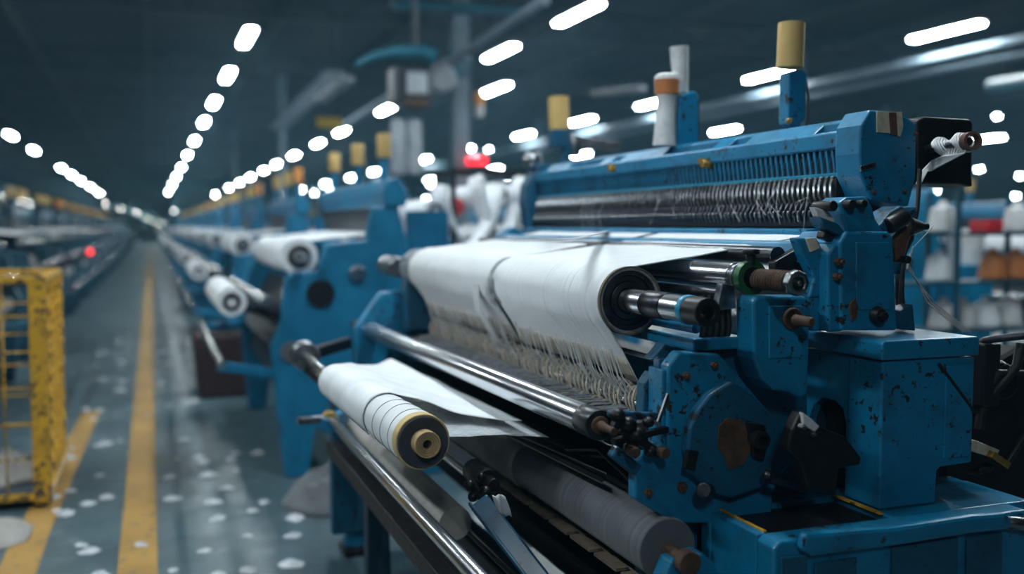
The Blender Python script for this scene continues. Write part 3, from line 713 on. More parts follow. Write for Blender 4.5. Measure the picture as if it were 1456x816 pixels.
# torn strands in the gap
mb = MB()
for k in range(26):
    a0 = math.radians(rnd.uniform(150, 215)); y = 3.12+rnd.uniform(-.02,.02)
    mb.tube([(RX+.095*math.cos(a0), y-.03, RZ+.095*math.sin(a0)), (RX+.098*math.cos(a0+.3)-.004, y, RZ+.098*math.sin(a0+.3)), (RX+.095*math.cos(a0+.5), y+.04, RZ+.095*math.sin(a0+.5))], .0012, 4)
for k in range(14):
    y = 3.22+k*.004
    mb.tube([(RX-.097, y, RZ-.01), (RX-.092, y-.01, RZ-.10), (RX-.02, y-.015, 1.10), (RX+.03, y-.02, 1.06)], .0022, 4)
mb.build('torn_strand', 'yarn', w2, kind='stuff')
# hanging threads
mb = MB()
for k in range(120):
    y = 2.275+1.9*(k/120)**1.3+rnd.uniform(-.006,.006)
    zt = 1.16-rnd.random()*.02; sway = rnd.uniform(-.03,.03)
    if rnd.random() < .25: continue
    nn = rnd.choice((1, 1, 1, 3))
    for q in range(nn):
        yy = y+q*.0016
        mb.tube([(RX-.035+rnd.uniform(-.006,.004), yy, zt+.03), (RX-.012, yy+sway*.3, 1.11), (RX+.03+rnd.uniform(-.01,.01), yy+sway, 1.045)], rnd.uniform(.0008,.0019), 4)
mb.build('hanging_thread', 'yarn', w1, kind='stuff')
# a strip of film lying on the sheet
rows = [[at(u+du, v+dv, Z=1.4775+dz) for (du, dv, dz) in ((0,-1.2,.0),(1,0,.003),(2,1.2,.0))] for u, v in ((770,350),(805,342),(840,334),(865,329),(893,327))]
tag(MB().grid(rows).build('loose_fabric_strip', 'cloth', None, solid=.002), 'narrow loose white strip lying across the slit between the two webs', 'fabric')

# --- needle bar with yarn hooks
NX, NZ = 1.19, 1.035
MB().cyl((NX,2.16,NZ),(NX,4.3,NZ),.012,seg=20).build('needle_bar', 'chrome', L)
MB().prism([(1.22,1.0),(1.34,1.0),(1.34,1.12),(1.30,1.13),(1.24,1.05)], 2.12, 4.35).build('trough', 'blue2', L, bev=.004)
MB().prism([(1.01,.985),(1.22,.998),(1.22,1.012),(1.01,1.000)], 2.12, 4.35).build('knock_over_plate', 'dsteel', L, bev=.002)
hooks = []
def hook(seed):
    r = random.Random(seed); mb = MB()
    h = r.uniform(.030,.044); w = r.uniform(.016,.026); c = Vector((NX-.004, 0, NZ+.006))
    pts = []
    for k in range(15):
        a = -.7+5.4*k/14
        pts.append(c+Vector((w*math.cos(a), .006*math.sin(a*.8)+.010*k/14, h*math.sin(a)+.008)))
    pts += [c+Vector((-.02,.014,-.02)), c+Vector((-.045,.010,-.030)), c+Vector((-.085,.004+r.uniform(-.01,.01),-.034))]
    return mb.tube(pts, lambda t: .0042*(1-.35*t), 6)
protos = []
yy = 2.20; k = 0
while yy < 4.25 and k < 95:
    if k < 7:
        mbk = hook(k); mbk.v = [(v[0], v[1]+yy, v[2]) for v in mbk.v]
        o = mbk.build('yarn_hook', 'lace', L); protos.append((o, yy))
    else:
        po, py = protos[k % 7]; o = po.copy(); COL.objects.link(o); o.parent = L; o.location = (0, yy-py, rnd.uniform(-.003,.003))
    yy += .028+rnd.uniform(-.005,.005); k += 1
mb = MB()
for k in range(200):                                  # combed grey yarn lying on the plate
    y = rnd.uniform(2.14, 4.2); mb.tube([(1.185, y, 1.020), (1.12, y+rnd.uniform(-.02,.02), 1.022), (1.06, y+rnd.uniform(-.03,.03), 1.012), (1.02, y+rnd.uniform(-.03,.03), 1.004)], .0022, 4)
mb.build('combed_yarn', 'greyyarn', L, kind='stuff')

# --- large chrome bar in front of the needles
BX, BZ = .952, 1.047
bar = MB().cyl((BX,2.09,BZ),(BX-.03,4.55,BZ-.018),.0345,seg=40,bev=.002).build('chrome_bar', 'chrome', L)
MB().cyl((BX,2.02,BZ),(BX,2.10,BZ),.0355,seg=40,bev=.002).build('bar_end_cap', 'dsteel', bar)
MB().lathe((BX,2.019,BZ),(BX,1.9,BZ),[(0,.022),(.004,.020),(.006,.012),(.04,.008),(.075,.009)],24).build('bar_spigot', 'rust', bar)
MB().cyl((BX-.035,4.55,BZ-.02),(BX-.035,4.72,BZ-.02),.022,seg=20,bev=.003).build('bar_stub', 'black', bar)
# joint hardware between bar and side plate
mb = MB()
for (u, v, r, s) in ((878,590,.018,1),(893,603,.020,1),(905,618,.022,1),(922,600,.014,1),(897,637,.017,1),(925,642,.015,1),(880,612,.012,1)):
    mb.ball(at(u, v, Y=1.99), r, 12, (1.1, 1, .9))
mb.bar(at(872,600,Y=1.99), at(936,645,Y=2.0), .02, .02).bar(at(872,628,Y=1.99), at(948,610,Y=2.02), .016, .014)
jn = mb.build('joint_linkage', 'black', L)
MB().bar(at(868,588,Y=2.0), at(935,592,Y=2.05), .03, .018).bar(at(870,640,Y=2.03), at(905,668,Y=2.03), .03, .03).build('joint_bracket', 'blue2', jn, bev=.006)
MB().bar(at(936,600,Y=1.99), at(950,560,Y=2.0), .005, .009).build('joint_pin', 'steel', jn)
for u, v in ((896,640),(938,641)): MB().cyl(at(u, v, Y=1.985), at(u, v, Y=1.985)+Vector((0,-.03,0)), .013, seg=14, bev=.003).build('joint_bolt', 'rust', jn)

# --- lower grey felt roller
GX, GZ = 1.12, .745
gr = MB().cyl((GX,2.00,GZ),(GX,4.35,GZ),.074,seg=48,bev=.003).build('felt_roller', 'felt', L, label='dark grey felt-covered roller')
MB().cyl((GX,1.90,GZ),(GX,2.0,GZ),.017,seg=22,bev=.002).cyl((GX,1.895,GZ),(GX,1.925,GZ),.028,seg=22,bev=.003).build('roller_journal', 'rust', gr)
MB().prism([(GX-.05,.35),(GX+.09,.35),(GX+.09,.72),(GX+.05,GZ+.01),(GX-.03,GZ),(GX-.05,.70)], 1.93, 1.985).build('journal_bracket', 'blue', L, bev=.006)
# white cloth wound over the far part of that roller
rows = []
for i in range(31):
    t = i/30; y = 2.85+1.2*t; R = .078+.006*t+.0015*math.sin(i*1.9)
    rows.append([(GX+R*math.cos(math.radians(20+220*k/20)), y, GZ+R*math.sin(math.radians(20+220*k/20))) for k in range(21)])
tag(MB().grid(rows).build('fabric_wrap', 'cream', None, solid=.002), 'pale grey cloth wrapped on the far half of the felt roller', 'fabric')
# thin flat strips beside the felt roller
for k, (a, b, c2, d) in enumerate([((690,590),(872,668),(862,672),(690,598)), ((700,604),(858,680),(856,686),(700,608))]):
    pts = [at(u, v, Z=.86-.012*k) for u, v in (a, b, c2, d)]
    MB().add(pts+[p-Vector((0,0,.004)) for p in pts], [(0,1,2,3),(7,6,5,4),(0,4,5,1),(1,5,6,2),(2,6,7,3),(3,7,4,0)]).build('guide_strip', 'steel', L)
# dark deck between bar and felt roller
MB().prism([(1.10,.872),(1.12,.88),(1.34,.90),(1.34,.88)], 2.10, 4.35).build('dark_deck', 'rubber', L, bev=.003)
mb = MB()
for k in range(7): mb.tube([at(745+14*k,600+8*k,Y=2.9), at(800+12*k,640+6*k,Y=2.6), at(850+10*k,640+10*k,Y=2.3), at(905+4*k,690+4*k,Y=2.08)], .004, 6)
mb.build('black_hose', 'rubber', L)
# --- small chrome roller with black end and blue arm
SX, SZ = .845, .80
sr = MB().cyl((SX,2.62,SZ+.01),(SX,4.35,SZ+.01),.031,seg=32,bev=.002).build('small_roller', 'chrome', L)
MB().cyl((SX,2.50,SZ+.01),(SX,2.63,SZ+.01),.033,seg=32,bev=.004).cyl((SX,2.45,SZ+.01),(SX,2.5,SZ+.01),.018,seg=20,bev=.003).build('roller_end', 'black', sr)
mb = MB()
for u, v, r in ((668,690,.016),(684,678,.013),(690,700,.018),(672,706,.014)): mb.ball(at(u, v, Y=2.42), r, 10)
mb.bar((SX,2.47,SZ), (SX+.03,2.42,SZ-.10), .022, .03).build('end_linkage', 'black', sr)
p0 = at(680,712,Y=2.38); p1 = at(760,815,Y=2.25)
am = MB().bar(p0, p1+(p1-p0)*.8, .055, .022, up=(0,1,0)).build('blue_arm', 'blue2', L, bev=.006)
MB().bar(p0+Vector((-.028,-.012,0)), p1+(p1-p0)*.8+Vector((-.028,-.012,0)), .008, .03, up=(0,1,0)).build('arm_edge', 'blue2', am, bev=.003)
o = MB(); rows = []
for i in range(6):
    rows.append([at(700+18*j/4+2*i, 704+30*i/5+2*math.sin(j*2+i), Y=2.34-.004*math.sin(j*2.1)) for j in range(5)])
tag(o.grid(rows).build('white_rag', 'clothfar', None, solid=.003), 'small white rag caught on the blue arm under the felt roller', 'rag')
# --- lower cloth roll and slats under it
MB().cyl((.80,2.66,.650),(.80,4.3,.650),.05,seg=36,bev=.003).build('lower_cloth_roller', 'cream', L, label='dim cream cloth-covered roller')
for k, (x, z) in enumerate(((1.075,.655),(1.125,.640))):
    mb = MB()
    y = 1.99
    while y < 3.1: mb.box(x-.018, x+.018, y, y+.13, z-.004, z+.004); y += .155
    mb.build('wooden_slat', 'oldwood', L)
mb = MB().cyl((.90,2.0,.56),(.90,4.4,.56),.010,seg=14); mb.build('tie_rod', 'dsteel', L)
MB().box(.78,.84,2.3,4.4,.50,.56).build('lower_rail', 'rubber', L, bev=.005)
# --- front chrome rod
FX, FZ = .655, .735
fr = MB().cyl((FX,1.35,FZ),(FX-.0,3.90,FZ),.021,seg=32,bev=.002).build('front_rod', 'chrome', L)
MB().cyl((FX,3.88,FZ),(FX,3.93,FZ),.030,seg=20,bev=.003).cyl((FX,3.93,FZ),(FX,3.99,FZ),.018,seg=20,bev=.003).build('rod_clamp', 'brass', fr, label='yellowish brass clamp')
MB().bar((FX-.02,3.86,FZ-.02),(FX+.23,4.45,FZ-.06),.05,.06).build('rod_arm', 'blue', L, bev=.008)
MB().bar((FX-.13,3.9,FZ),(FX+.02,3.9,FZ),.03,.03).build('rod_lever', 'steel', L, bev=.006)
MB().bar((FX+.02,1.6,.50),(FX+.02,1.6,.73),.03,.03).bar((FX+.02,1.58,.52),(1.24,2.0,.52),.04,.05).build('rod_bracket', 'navy', L, bev=.004)
MB().box(.72,.78,2.0,4.4,.48,.54).build('front_rail_beam', 'rubber', L, bev=.006)
MB().box(.74,1.1,4.40,4.46,.10,.74).build('far_leg_panel', 'blue2', L, bev=.01)
MB().prism([(.80,.03),(.90,.03),(.88,.66),(.80,.66)], 3.9, 3.98).build('support_leg', 'navy', L, bev=.006)
MB().bar((.62,3.7,.04),(1.0,3.0,.04),.05,.04).build('floor_bar', 'navy', L, bev=.006)
# --- small white roll at the front, on its own spindle
WX, WZ = .600, .985
wr = empty('fabric_roll', (WX, 2.76, WZ), 'small white fabric roll with a cardboard core, sticking out at the front of the loom', 'fabric roll')
yr = random.Random(5)
prof = []; nb = 60; Lr = 1.05
r_b = .058
for k in range(nb+1):
    t_ = Lr*k/nb
    if k in (13, 22, 30, 36, 41, 47, 52, 56):
        prof += [(t_-.005, r_b), (t_-.004, r_b-.006), (t_, r_b-.006), (t_+.001, r_b+.0015)]; r_b += .0010
    else: prof.append((t_, r_b+yr.uniform(-.0004,.0004)))
MB().lathe((WX-.02,2.27+Lr,WZ-.012),(WX,2.27,WZ),prof,56).build('wound_cloth', 'cloth', wr)
MB().pipe((WX,2.262,WZ),(WX,2.30,WZ),.0672,.0615,56).build('roll_rim', 'cardrim', wr, bev=.0015, label='yellowed rim')
mb = MB()
for r in (.061,.055,.049,.043,.037): mb.pipe((WX,2.255+(.061-r)*.2,WZ),(WX,2.268,WZ),r,r-.0058,48)
mb.build('inner_winding', 'inkcloth', wr, label='dark inner windings')
mb = MB()
for r in (.032,.0265,.021,.0155): mb.pipe((WX+.003,2.225+(.032-r)*.35,WZ),(WX,2.32,WZ),r,r-.0048,40)
mb.build('cardboard_core', 'card', wr, bev=.001)
MB().cyl((WX,2.24,WZ),(WX-.02,3.3,WZ-.01),.0095,seg=14).build('spindle_hole', 'black', wr)
MB().cyl((WX-.018,3.32,WZ-.012),(WX-.02,4.08,WZ-.012),.017,seg=20,bev=.002).build('roll_spindle', 'chrome', L)
hb = MB().cyl((WX-.02,4.02,WZ-.012),(WX-.02,4.10,WZ-.012),.060,seg=32,bev=.01).build('spindle_hub', 'steel', L)
MB().bar((WX-.02,4.05,WZ-.06),(WX+.13,3.62,WZ-.20),.03,.03).bar((WX+.13,3.62,WZ-.2),(WX+.26,3.4,WZ-.22),.03,.03).build('hub_arm', 'black', L, bev=.008)
MB().bar((WX-.02,4.10,WZ-.02),(.84,4.5,WZ-.02),.04,.05).build('hub_bracket', 'black', L, bev=.006)
for y, tl in ((2.345,.3),(2.43,.5),(2.51,-.6)):
    f = (y-2.27)/1.05; r_ = .0665-.0085*f+.0006
    MB().tube([(WX-.02*f+r_*math.cos(a), y+.01*tl*math.sin(a+1), WZ-.012*f+r_*math.sin(a)) for a in [2*PI*i/48 for i in range(48)]], .0009, 6, closed=True).build('winding_shade_line', 'greyyarn', wr)  # grey rings drawn as the shaded edges of the wound layers
# sheet from that roll back under the chrome bar
rows = []
n = 36
pa, pb_ = at(742, 598, Z=.955), at(556, 510, Z=.985)
for i in range(n+1):
    t = i/n; y = 2.62+.70*t; f = (y-2.27)/1.05; rr = .0665-.0085*f+.0032; cx_, cz_ = WX-.02*f, WZ-.012*f
    b = pa.lerp(pb_, t); row_ = [(cx_+rr*math.cos(an), y, cz_+rr*math.sin(an)) for an in (3.9, 3.6, 3.3, 3.0, 2.75, 2.5, 2.3, 2.1, 1.9, 1.7)]
    a = Vector((cx_+rr*math.cos(1.45), y, cz_+rr*math.sin(1.45)))
    for k in range(25):
        s = k/24; q = a.lerp(b, s)
        q.z += -.016*math.sin(max(0, s-.2)/.8*PI)+.004*mnoise.noise(Vector((s*5, t*6, 9)))*math.sin(min(1, s*3)*PI/2)
        row_.append(tuple(q))
    rows.append(row_)
sheet = MB().grid(rows).build('fabric_sheet', 'clothfar', None, solid=.002)
tag(sheet, 'flat white fabric sheet running from the small front roll back under the chrome bar', 'fabric')
rows = [[(x, y+.25*(x-.7), .957-.25*(x-.62)**2+.004*mnoise.noise(Vector((x*20, y*7, 2)))) for x in [.66+.028*k for k in range(14)]] for y in [2.42+.05*k for k in range(12)]]
tag(MB().grid(rows).build('plastic_film', 'film', None, solid=.0008), 'sheer clear film trailing from the near edge of the flat sheet', 'film')

# --- black clutter at the right of the housing
ck = empty('drive_motor', (2.3, 2.3, 0), 'oily black drive motor with hoses at the right edge beside the blue housing', 'motor')
MB().prism([(2.02,.0),(2.6,.0),(2.6,1.0),(2.5,1.12),(2.30,1.16),(2.14,1.09),(2.05,1.0)], 2.1, 2.55).build('motor_block', 'black', ck, bev=.02)
MB().cyl((2.16,2.02,1.08),(2.16,2.20,1.08),.05,seg=24,bev=.008).build('motor_cap', 'black', ck)
MB().box(2.06,2.12,2.00,2.08,1.02,1.19).build('terminal_box', 'rubber', ck, bev=.006)
MB().tube([at(1386,492,Y=2.1), at(1400,484,Y=2.02), at(1430,480,Y=1.98), at(1470,476,Y=1.95)], .010, 10).build('grey_hose', 'dsteel', ck)
MB().tube([at(1452,488,Y=1.98), at(1446,520,Y=1.98), at(1425,545,Y=2.0), at(1398,570,Y=2.02), at(1392,610,Y=2.02)], .013, 10).build('black_hose', 'rubber', ck)
MB().tube([at(1400,560,Y=2.02), at(1420,530,Y=2.0), at(1462,530,Y=1.98), at(1470,600,Y=1.98), at(1430,660,Y=2.0)], .011, 10).build('black_hose', 'rubber', ck)
MB().prism(xz([(1388,626),(1422,640),(1416,652),(1388,644)], 2.0), 2.0, 2.09).build('cream_block', 'tapec', ck, bev=.003, label='cream wooden block')
MB().bar(at(1408,645,Y=1.99), at(1432,662,Y=1.99), .02, .02).build('brass_fitting', 'brass', ck, bev=.003)
for u, v in ((1400,532),(1418,518),(1402,664),(1385,672)): MB().ball(at(u, v, Y=2.04), .018, 10, (1.4,1,.7)).build('steel_fitting', 'dsteel', ck)

# ================================================================== LOOMS IN ROWS BEHIND
def make_row_loom(bm, bm2):
    """local frame: near end at y=0, aisle side towards -x (front rods at x about .35)"""
    r = empty('knitting_loom', (0, 0, 0), '', 'textile machine', 'looms standing in long rows')
    MB().prism([(.72,0),(.86,0),(.90,.28),(1.06,.28),(1.10,0),(1.46,0),(1.50,1.30),(1.42,1.62),(1.26,1.62),(1.22,1.42),(.98,1.40),(.92,1.24),(.74,1.22),(.70,.92),(.64,.80)], 0, .09).build('side_frame', bm, r, bev=.015)
    MB().prism([(.72,0),(.86,0),(.90,.28),(1.36,.28),(1.38,0),(1.5,0),(1.50,1.30),(1.20,1.42),(.92,1.24),(.74,1.22),(.66,.80)], 2.35, 2.42).build('side_frame', bm, r, bev=.015)
    MB().cyl((.94,-.015,1.10),(.94,0,1.10),.085,seg=20).build('frame_opening', 'black', r)
    MB().cyl((1.16,-.04,1.22),(1.16,.0,1.22),.05,seg=20,bev=.01).build('oil_gauge', 'steel', r)
    MB().box(1.05,1.45,.09,2.35,.30,1.0).build('machine_body', 'navy', r, bev=.01)
    MB().box(.74,.82,.09,2.35,.50,.60).build('cross_beam', 'navy', r, bev=.01)
    MB().box(1.52,1.86,-.20,.20,.0,1.20).build('motor_housing', bm2, r, bev=.012)
    MB().prism([(1.34,1.62),(1.46,1.62),(1.48,1.70),(1.42,1.80),(1.34,1.78),(1.32,1.70)], -.02, 2.42).build('comb_head', bm, r, bev=.01)
    MB().prism([(1.36,1.44),(1.45,1.44),(1.45,1.62),(1.34,1.62)], .1, 2.35).build('needle_bed', 'dsteel', r, bev=.006)
    MB().cyl((.83,-.16,1.32),(.83,2.36,1.32),.03,seg=16).build('take_up_shaft', 'chrome', r)
    MB().cyl((.62,.0,1.06),(.60,2.3,1.06),.034,seg=16).build('chrome_bar', 'chrome', r)
    MB().cyl((.34,-.45,.76),(.34,1.9,.76),.022,seg=12).build('front_rod', 'chrome', r)
    MB().cyl((.76,-.02,.76),(.76,2.3,.76),.06,seg=16).build('felt_roller', 'felt', r)
    MB().bar((.34,1.85,.74),(.70,2.35,.70),.05,.06).build('rod_arm', bm, r, bev=.01)
    MB().bar((.34,-.2,.72),(.70,.05,.62),.05,.06).build('rod_arm', bm, r, bev=.01)
    MB().bar((.40,.05,1.06),(.72,.10,.96),.04,.05).build('roll_arm', 'black', r, bev=.01)
    MB().bar((.40,1.5,1.06),(.72,1.6,.96),.04,.05).build('roll_arm', 'black', r, bev=.01)
    MB().prism([(.74,.55),(.95,.5),(.98,1.0),(.90,1.14),(.80,.95)], .09, 2.35).build('needle_trough', 'black', r)
    MB().box(1.56,1.84,.35,2.3,1.28,1.30).build('spool_shelf', bm2, r)
    MB().box(1.56,1.84,.35,2.3,.80,.82).build('spool_shelf', bm2, r)
    for yy in (.36, 2.26): MB().box(1.56,1.84,yy,yy+.03,0,1.6).build('shelf_upright', bm2, r)
    for k, y in enumerate((.3, 1.15, 2.1)): MB().box(1.38,1.43,y,y+.05,1.78,1.94).build('bobbin_bracket', bm2, r, bev=.006)
    MB().prism([(.86,1.405),(1.36,1.46),(1.36,1.466),(.86,1.412)], .15, 2.25).build('yarn_web', 'clothfar', r)
    return r
def roll_thing(r, L, ring):
    t = empty('fabric_roll', (0, 0, 0), '', 'fabric roll')
    MB().cyl((0,0,0),(0,L,0),r,seg=28,bev=.004).build('wound_cloth', 'clothfar', t)
    MB().pipe((0,-.012,0),(0,.05,0),ring,ring*.55,20).build('core_ring', 'dsteel', t)
    return t
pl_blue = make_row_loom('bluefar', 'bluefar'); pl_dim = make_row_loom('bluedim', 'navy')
pr_big = roll_thing(.11, 1.7, .07); pr_small = roll_thing(.085, 1.2, .05)
pb = MB().cyl((0,0,0),(0,0,.15),.045,seg=18,bev=.004).build('yarn_bobbin', 'tube'); tag(pb, '', 'bobbin')
pb2 = MB().cyl((0,0,0),(0,0,.15),.045,seg=18,bev=.004).build('yarn_bobbin', 'orange'); tag(pb2, '', 'bobbin')
SP = []
for mt in ('clothfar', 'wtube', 'greyyarn', 'orange', 'copper'):
    t = MB().lathe((0,0,0),(0,0,1),[(0,.05),(.012,.09),(.03,.092),(.16,.070),(.175,.03),(.21,.024)],16).build('yarn_spool', mt); tag(t, '', 'spool'); SP.append(t)
build_child_index()
first = set()
def place(proto, loc, rz, label, skip=()):
    if proto.name not in first and not skip:
        first.add(proto.name); o = proto; o.location = loc; o.rotation_euler = (0,0,rz)
    else: o = dup(proto, loc, rz, skip)
    o['label'] = label; return o
def loc_on(base, rz, p):
    v = Matrix.Rotation(rz, 3, 'Z') @ Vector(p); return (base[0]+v.x, base[1]+v.y, base[2]+v.z)
def spools(nm, base, rz, o_, r):
    for z in (1.30, .82):
        for j in range(8):
            if r.random() < .25: continue
            w = r.choice((0, 0, 1, 1, 2, 3, 4))
            o = place(SP[w], loc_on(base, rz, (1.70+r.uniform(-.04,.04), .5+.23*j, z)), rz, '%s spool, %s back shelf of the %s loom %s' % (('white','pale grey','dark grey','orange','brown')[w], 'upper' if z > 1 else 'lower', o_, nm))
            o['group'] = 'yarn spools on the back shelves of looms %s' % nm
def row(nm, proto, x, y0, n, pitch, rz=0, seed=1, rolls=True, bob=True, start=0):
    r = random.Random(seed)
    for k in range(n):
        y = y0+k*pitch; base = (x, y, 0); o_ = ORD[k+start]
        far = y > 22
        sk = ('frame_opening','oil_gauge','rod_arm','roll_arm','needle_trough','cross_beam') if far else ()
        lm = place(proto, base, rz, 'blurred blue loom, %s of the row %s' % (o_, nm), sk)
        lm['group'] = 'looms %s' % nm
        if rolls and y < 60:
            o = place(pr_big, loc_on(base, rz, (.83,.02+r.uniform(0,.05),1.32)), rz, 'large white roll on the %s loom %s' % (o_, nm)); o['group'] = 'large white rolls on the looms %s' % nm
            if r.random() < .8 or k == 0:
                o = place(pr_small, loc_on(base, rz, (.42,-.05+r.uniform(-.1,.2),1.075)), rz, 'small low white roll on the %s loom %s' % (o_, nm)); o['group'] = 'small white rolls on the looms %s' % nm
        if y < 21 and x > -3: spools(nm, base, rz, o_, r)
        if bob and y < 50:
            for j, yy in enumerate((.32, 1.17, 2.12)):
                pp = pb2 if r.random() < .2 else pb
                o = place(pp, loc_on(base, rz, (1.405,yy,1.94)), rz, '%s tube on the %s loom %s, %s from near end' % ('orange' if pp is pb2 else 'yellow', o_, nm, ORD[j]))
                o['group'] = 'yarn tubes on the looms %s' % nm
row('behind the front loom', pl_blue, 0.0, 5.9, 17, 3.9, seed=2)
row('across the next passage', pl_blue, 4.4, 6.2, 10, 3.9, seed=5)
row('in the third bay', pl_blue, 8.3, 7.6, 9, 4.3, seed=8)
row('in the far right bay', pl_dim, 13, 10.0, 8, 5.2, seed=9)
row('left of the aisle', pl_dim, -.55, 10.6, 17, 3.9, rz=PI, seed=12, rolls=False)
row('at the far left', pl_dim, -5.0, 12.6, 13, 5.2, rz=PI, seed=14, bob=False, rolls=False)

# ================================================================== AISLE: yellow cage, bin, lint
cg = empty('wire_cage', (-.86, 6.45, 0), 'tall yellow steel wire cage trolley standing left of the aisle', 'cage')
cx0, cx1, cy0, cy1, cz = -1.65, -.53, 5.70, 6.72, 1.235
def angle_post(x, y, sx, sy):
    mb = MB()
    mb.box(min(x, x+sx*.085), max(x, x+sx*.085), min(y, y+sy*.006), max(y, y+sy*.006), .03, cz)
    mb.box(min(x, x+sx*.006), max(x, x+sx*.006), min(y, y+sy*.085), max(y, y+sy*.085), .03, cz)
    return mb
for x, y, sx, sy in ((cx1, cy0, -1, 1), (cx1, cy1, -1, -1), (cx0, cy0, 1, 1), (cx0, cy1, 1, -1)):
    angle_post(x, y, sx, sy).build('corner_post', 'yellow', cg, bev=.003)
for z in (.05, cz-.03):
    mb = MB().box(cx0,cx1,cy0-.003,cy0+.035,z,z+.035).box(cx0,cx1,cy1-.035,cy1+.003,z,z+.035).box(cx1-.035,cx1+.003,cy0,cy1,z,z+.035).box(cx0-.003,cx0+.035,cy0,cy1,z,z+.035)
    mb.build('top_rail' if z > 1 else 'bottom_rail', 'yellow', cg, bev=.003)
def wires(axis, a0, a1, c, z0, z1, st, sz):
    mb = MB(); z = z0+sz
    while z < z1-.02:
        p, q = ((a0,c,z),(a1,c,z)) if axis == 'x' else ((c,a0,z),(c,a1,z)); mb.cyl(p, q, .0055, seg=6); z += sz
    a = a0+st
    while a < a1-.02:
        p, q = ((a,c,z0),(a,c,z1)) if axis == 'x' else ((c,a,z0),(c,a,z1)); mb.cyl(p, q, .0045, seg=6); a += st
    return mb
wires('x', cx0, cx1, cy0+.02, .08, cz-.02, .13, .19).build('front_mesh', 'yellow', cg)
wires('x', cx0, cx1, cy1-.02, .08, cz-.02, .26, .19).build('back_mesh', 'yellow', cg)
wires('y', cy0, cy1, cx0+.02, .08, cz-.02, .13, .19).build('side_mesh', 'yellow', cg)
mb = MB()
for k in range(9):                                       # pressed lattice on the aisle side
    z = .12+.12*k
    for j in range(4):
        y = cy0+.12+.22*j
        mb.bar((cx1-.012, y, z), (cx1-.012, y+.20, z+.11), .006, .035, up=(1,0,0)); mb.bar((cx1-.012, y+.20, z), (cx1-.012, y, z+.11), .006, .035, up=(1,0,0))
mb.build('lattice_panel', 'yellow', cg)
MB().box(cx0+.03,cx1-.03,cy0+.04,cy1-.04,.06,.09).build('cage_floor', 'navy', cg)
for x, y in ((cx0+.06,cy0+.06),(cx1-.06,cy0+.06),(cx0+.06,cy1-.06),(cx1-.06,cy1-.06)):
    MB().cyl((x-.02,y,.03),(x+.02,y,.03),.03,seg=14,bev=.004).build('caster', 'rubber', cg)
tag(MB().box(-1.58,-1.06,5.86,6.60,.09,.72).build('storage_box', 'black', None, bev=.02), 'dark box inside the yellow cage', 'box')
def heap(cx, cy, z, rx, ry, h, seed, mat, name, label, cat):
    rows = []
    for i in range(13):
        r = i/12; rows.append([(cx+rx*r*math.cos(a)*(1+.15*mnoise.noise(Vector((a*1.3, r*3, seed)))), cy+ry*r*math.sin(a)*(1+.15*mnoise.noise(Vector((a*1.3, r*3, seed+2)))),
             z+.004+h*(1-r**2.2)*(1+.5*mnoise.noise(Vector((r*4*math.cos(a), r*4*math.sin(a), seed))))) for a in [2*PI*k/32 for k in range(33)]])
    return tag(MB().grid(rows).build(name, mat, None, solid=.004), label, cat)
heap(-.82, 6.15, .09, .2, .3, .12, 4, 'cream', 'cloth_heap', 'crumpled white cloth at the bottom of the yellow cage', 'cloth')
heap(-.80, 5.28, .0, .22, .3, .05, 6, 'cream', 'cloth_heap', 'crumpled pale cloth on the floor in front of the yellow cage', 'cloth')
bn = empty('waste_bin', (.56, 9.0, 0), 'dark reddish-brown waste bin at the aisle edge in front of the third loom', 'bin')
MB().prism([(.36,0),(.78,0),(.82,.56),(.32,.56)], 8.9, 9.5).build('bin_body', plain('dark_brown_plastic', (.03,.012,.014,1), .6), bn, bev=.03)
heap(.57, 9.2, .54, .2, .26, .10, 8, 'black', 'cloth_heap', 'dark rags heaped in the waste bin', 'cloth')
heap(.95, 5.35, .0, .32, .38, .16, 9, 'felt', 'cloth_heap', 'grey waste yarn heaped on the floor before the second loom', 'yarn waste')
lp = []
for s in range(5):
    r = random.Random(40+s); rows = []
    for i in range(5): rows.append([(.045*(i/4)*math.cos(a)*r.uniform(.7,1.25), .035*(i/4)*math.sin(a)*r.uniform(.7,1.25), .003+.016*(1-(i/4)**2)*r.uniform(.5,1.2)) for a in [2*PI*k/9 for k in range(9)]])
    for rr in rows: rr.append(rr[0])
    lp.append(MB().grid(rows))
k = 0; placed = []; meshes = [None]*5
while k < 95:
    x = rnd.uniform(-.6, 1.0); y = 4.0+11*rnd.random()**1.5
    if (y > 5.3 and x > .66) or (-.2 < x < .02 and rnd.random() < .75) or any((x-a)**2+(y-b)**2 < .012 for a, b in placed): continue
    if y < 4.7 and x > .6: continue
    placed.append((x, y)); s = k % 5
    if meshes[s] is None: o = lp[s].build('lint_scrap', 'lint'); meshes[s] = o
    else: o = meshes[s].copy(); COL.objects.link(o)
    sc = rnd.uniform(.45, 1.5); o.location = (x, y, 0.0005 if not -.2 < x < .02 else .0035); o.scale = (sc, sc, sc); o.rotation_euler = (0, 0, rnd.uniform(0, 6.28))
    tag(o, 'small white lint scrap lying on the grey aisle floor', 'lint', 'white lint scraps scattered on the aisle floor'); k += 1

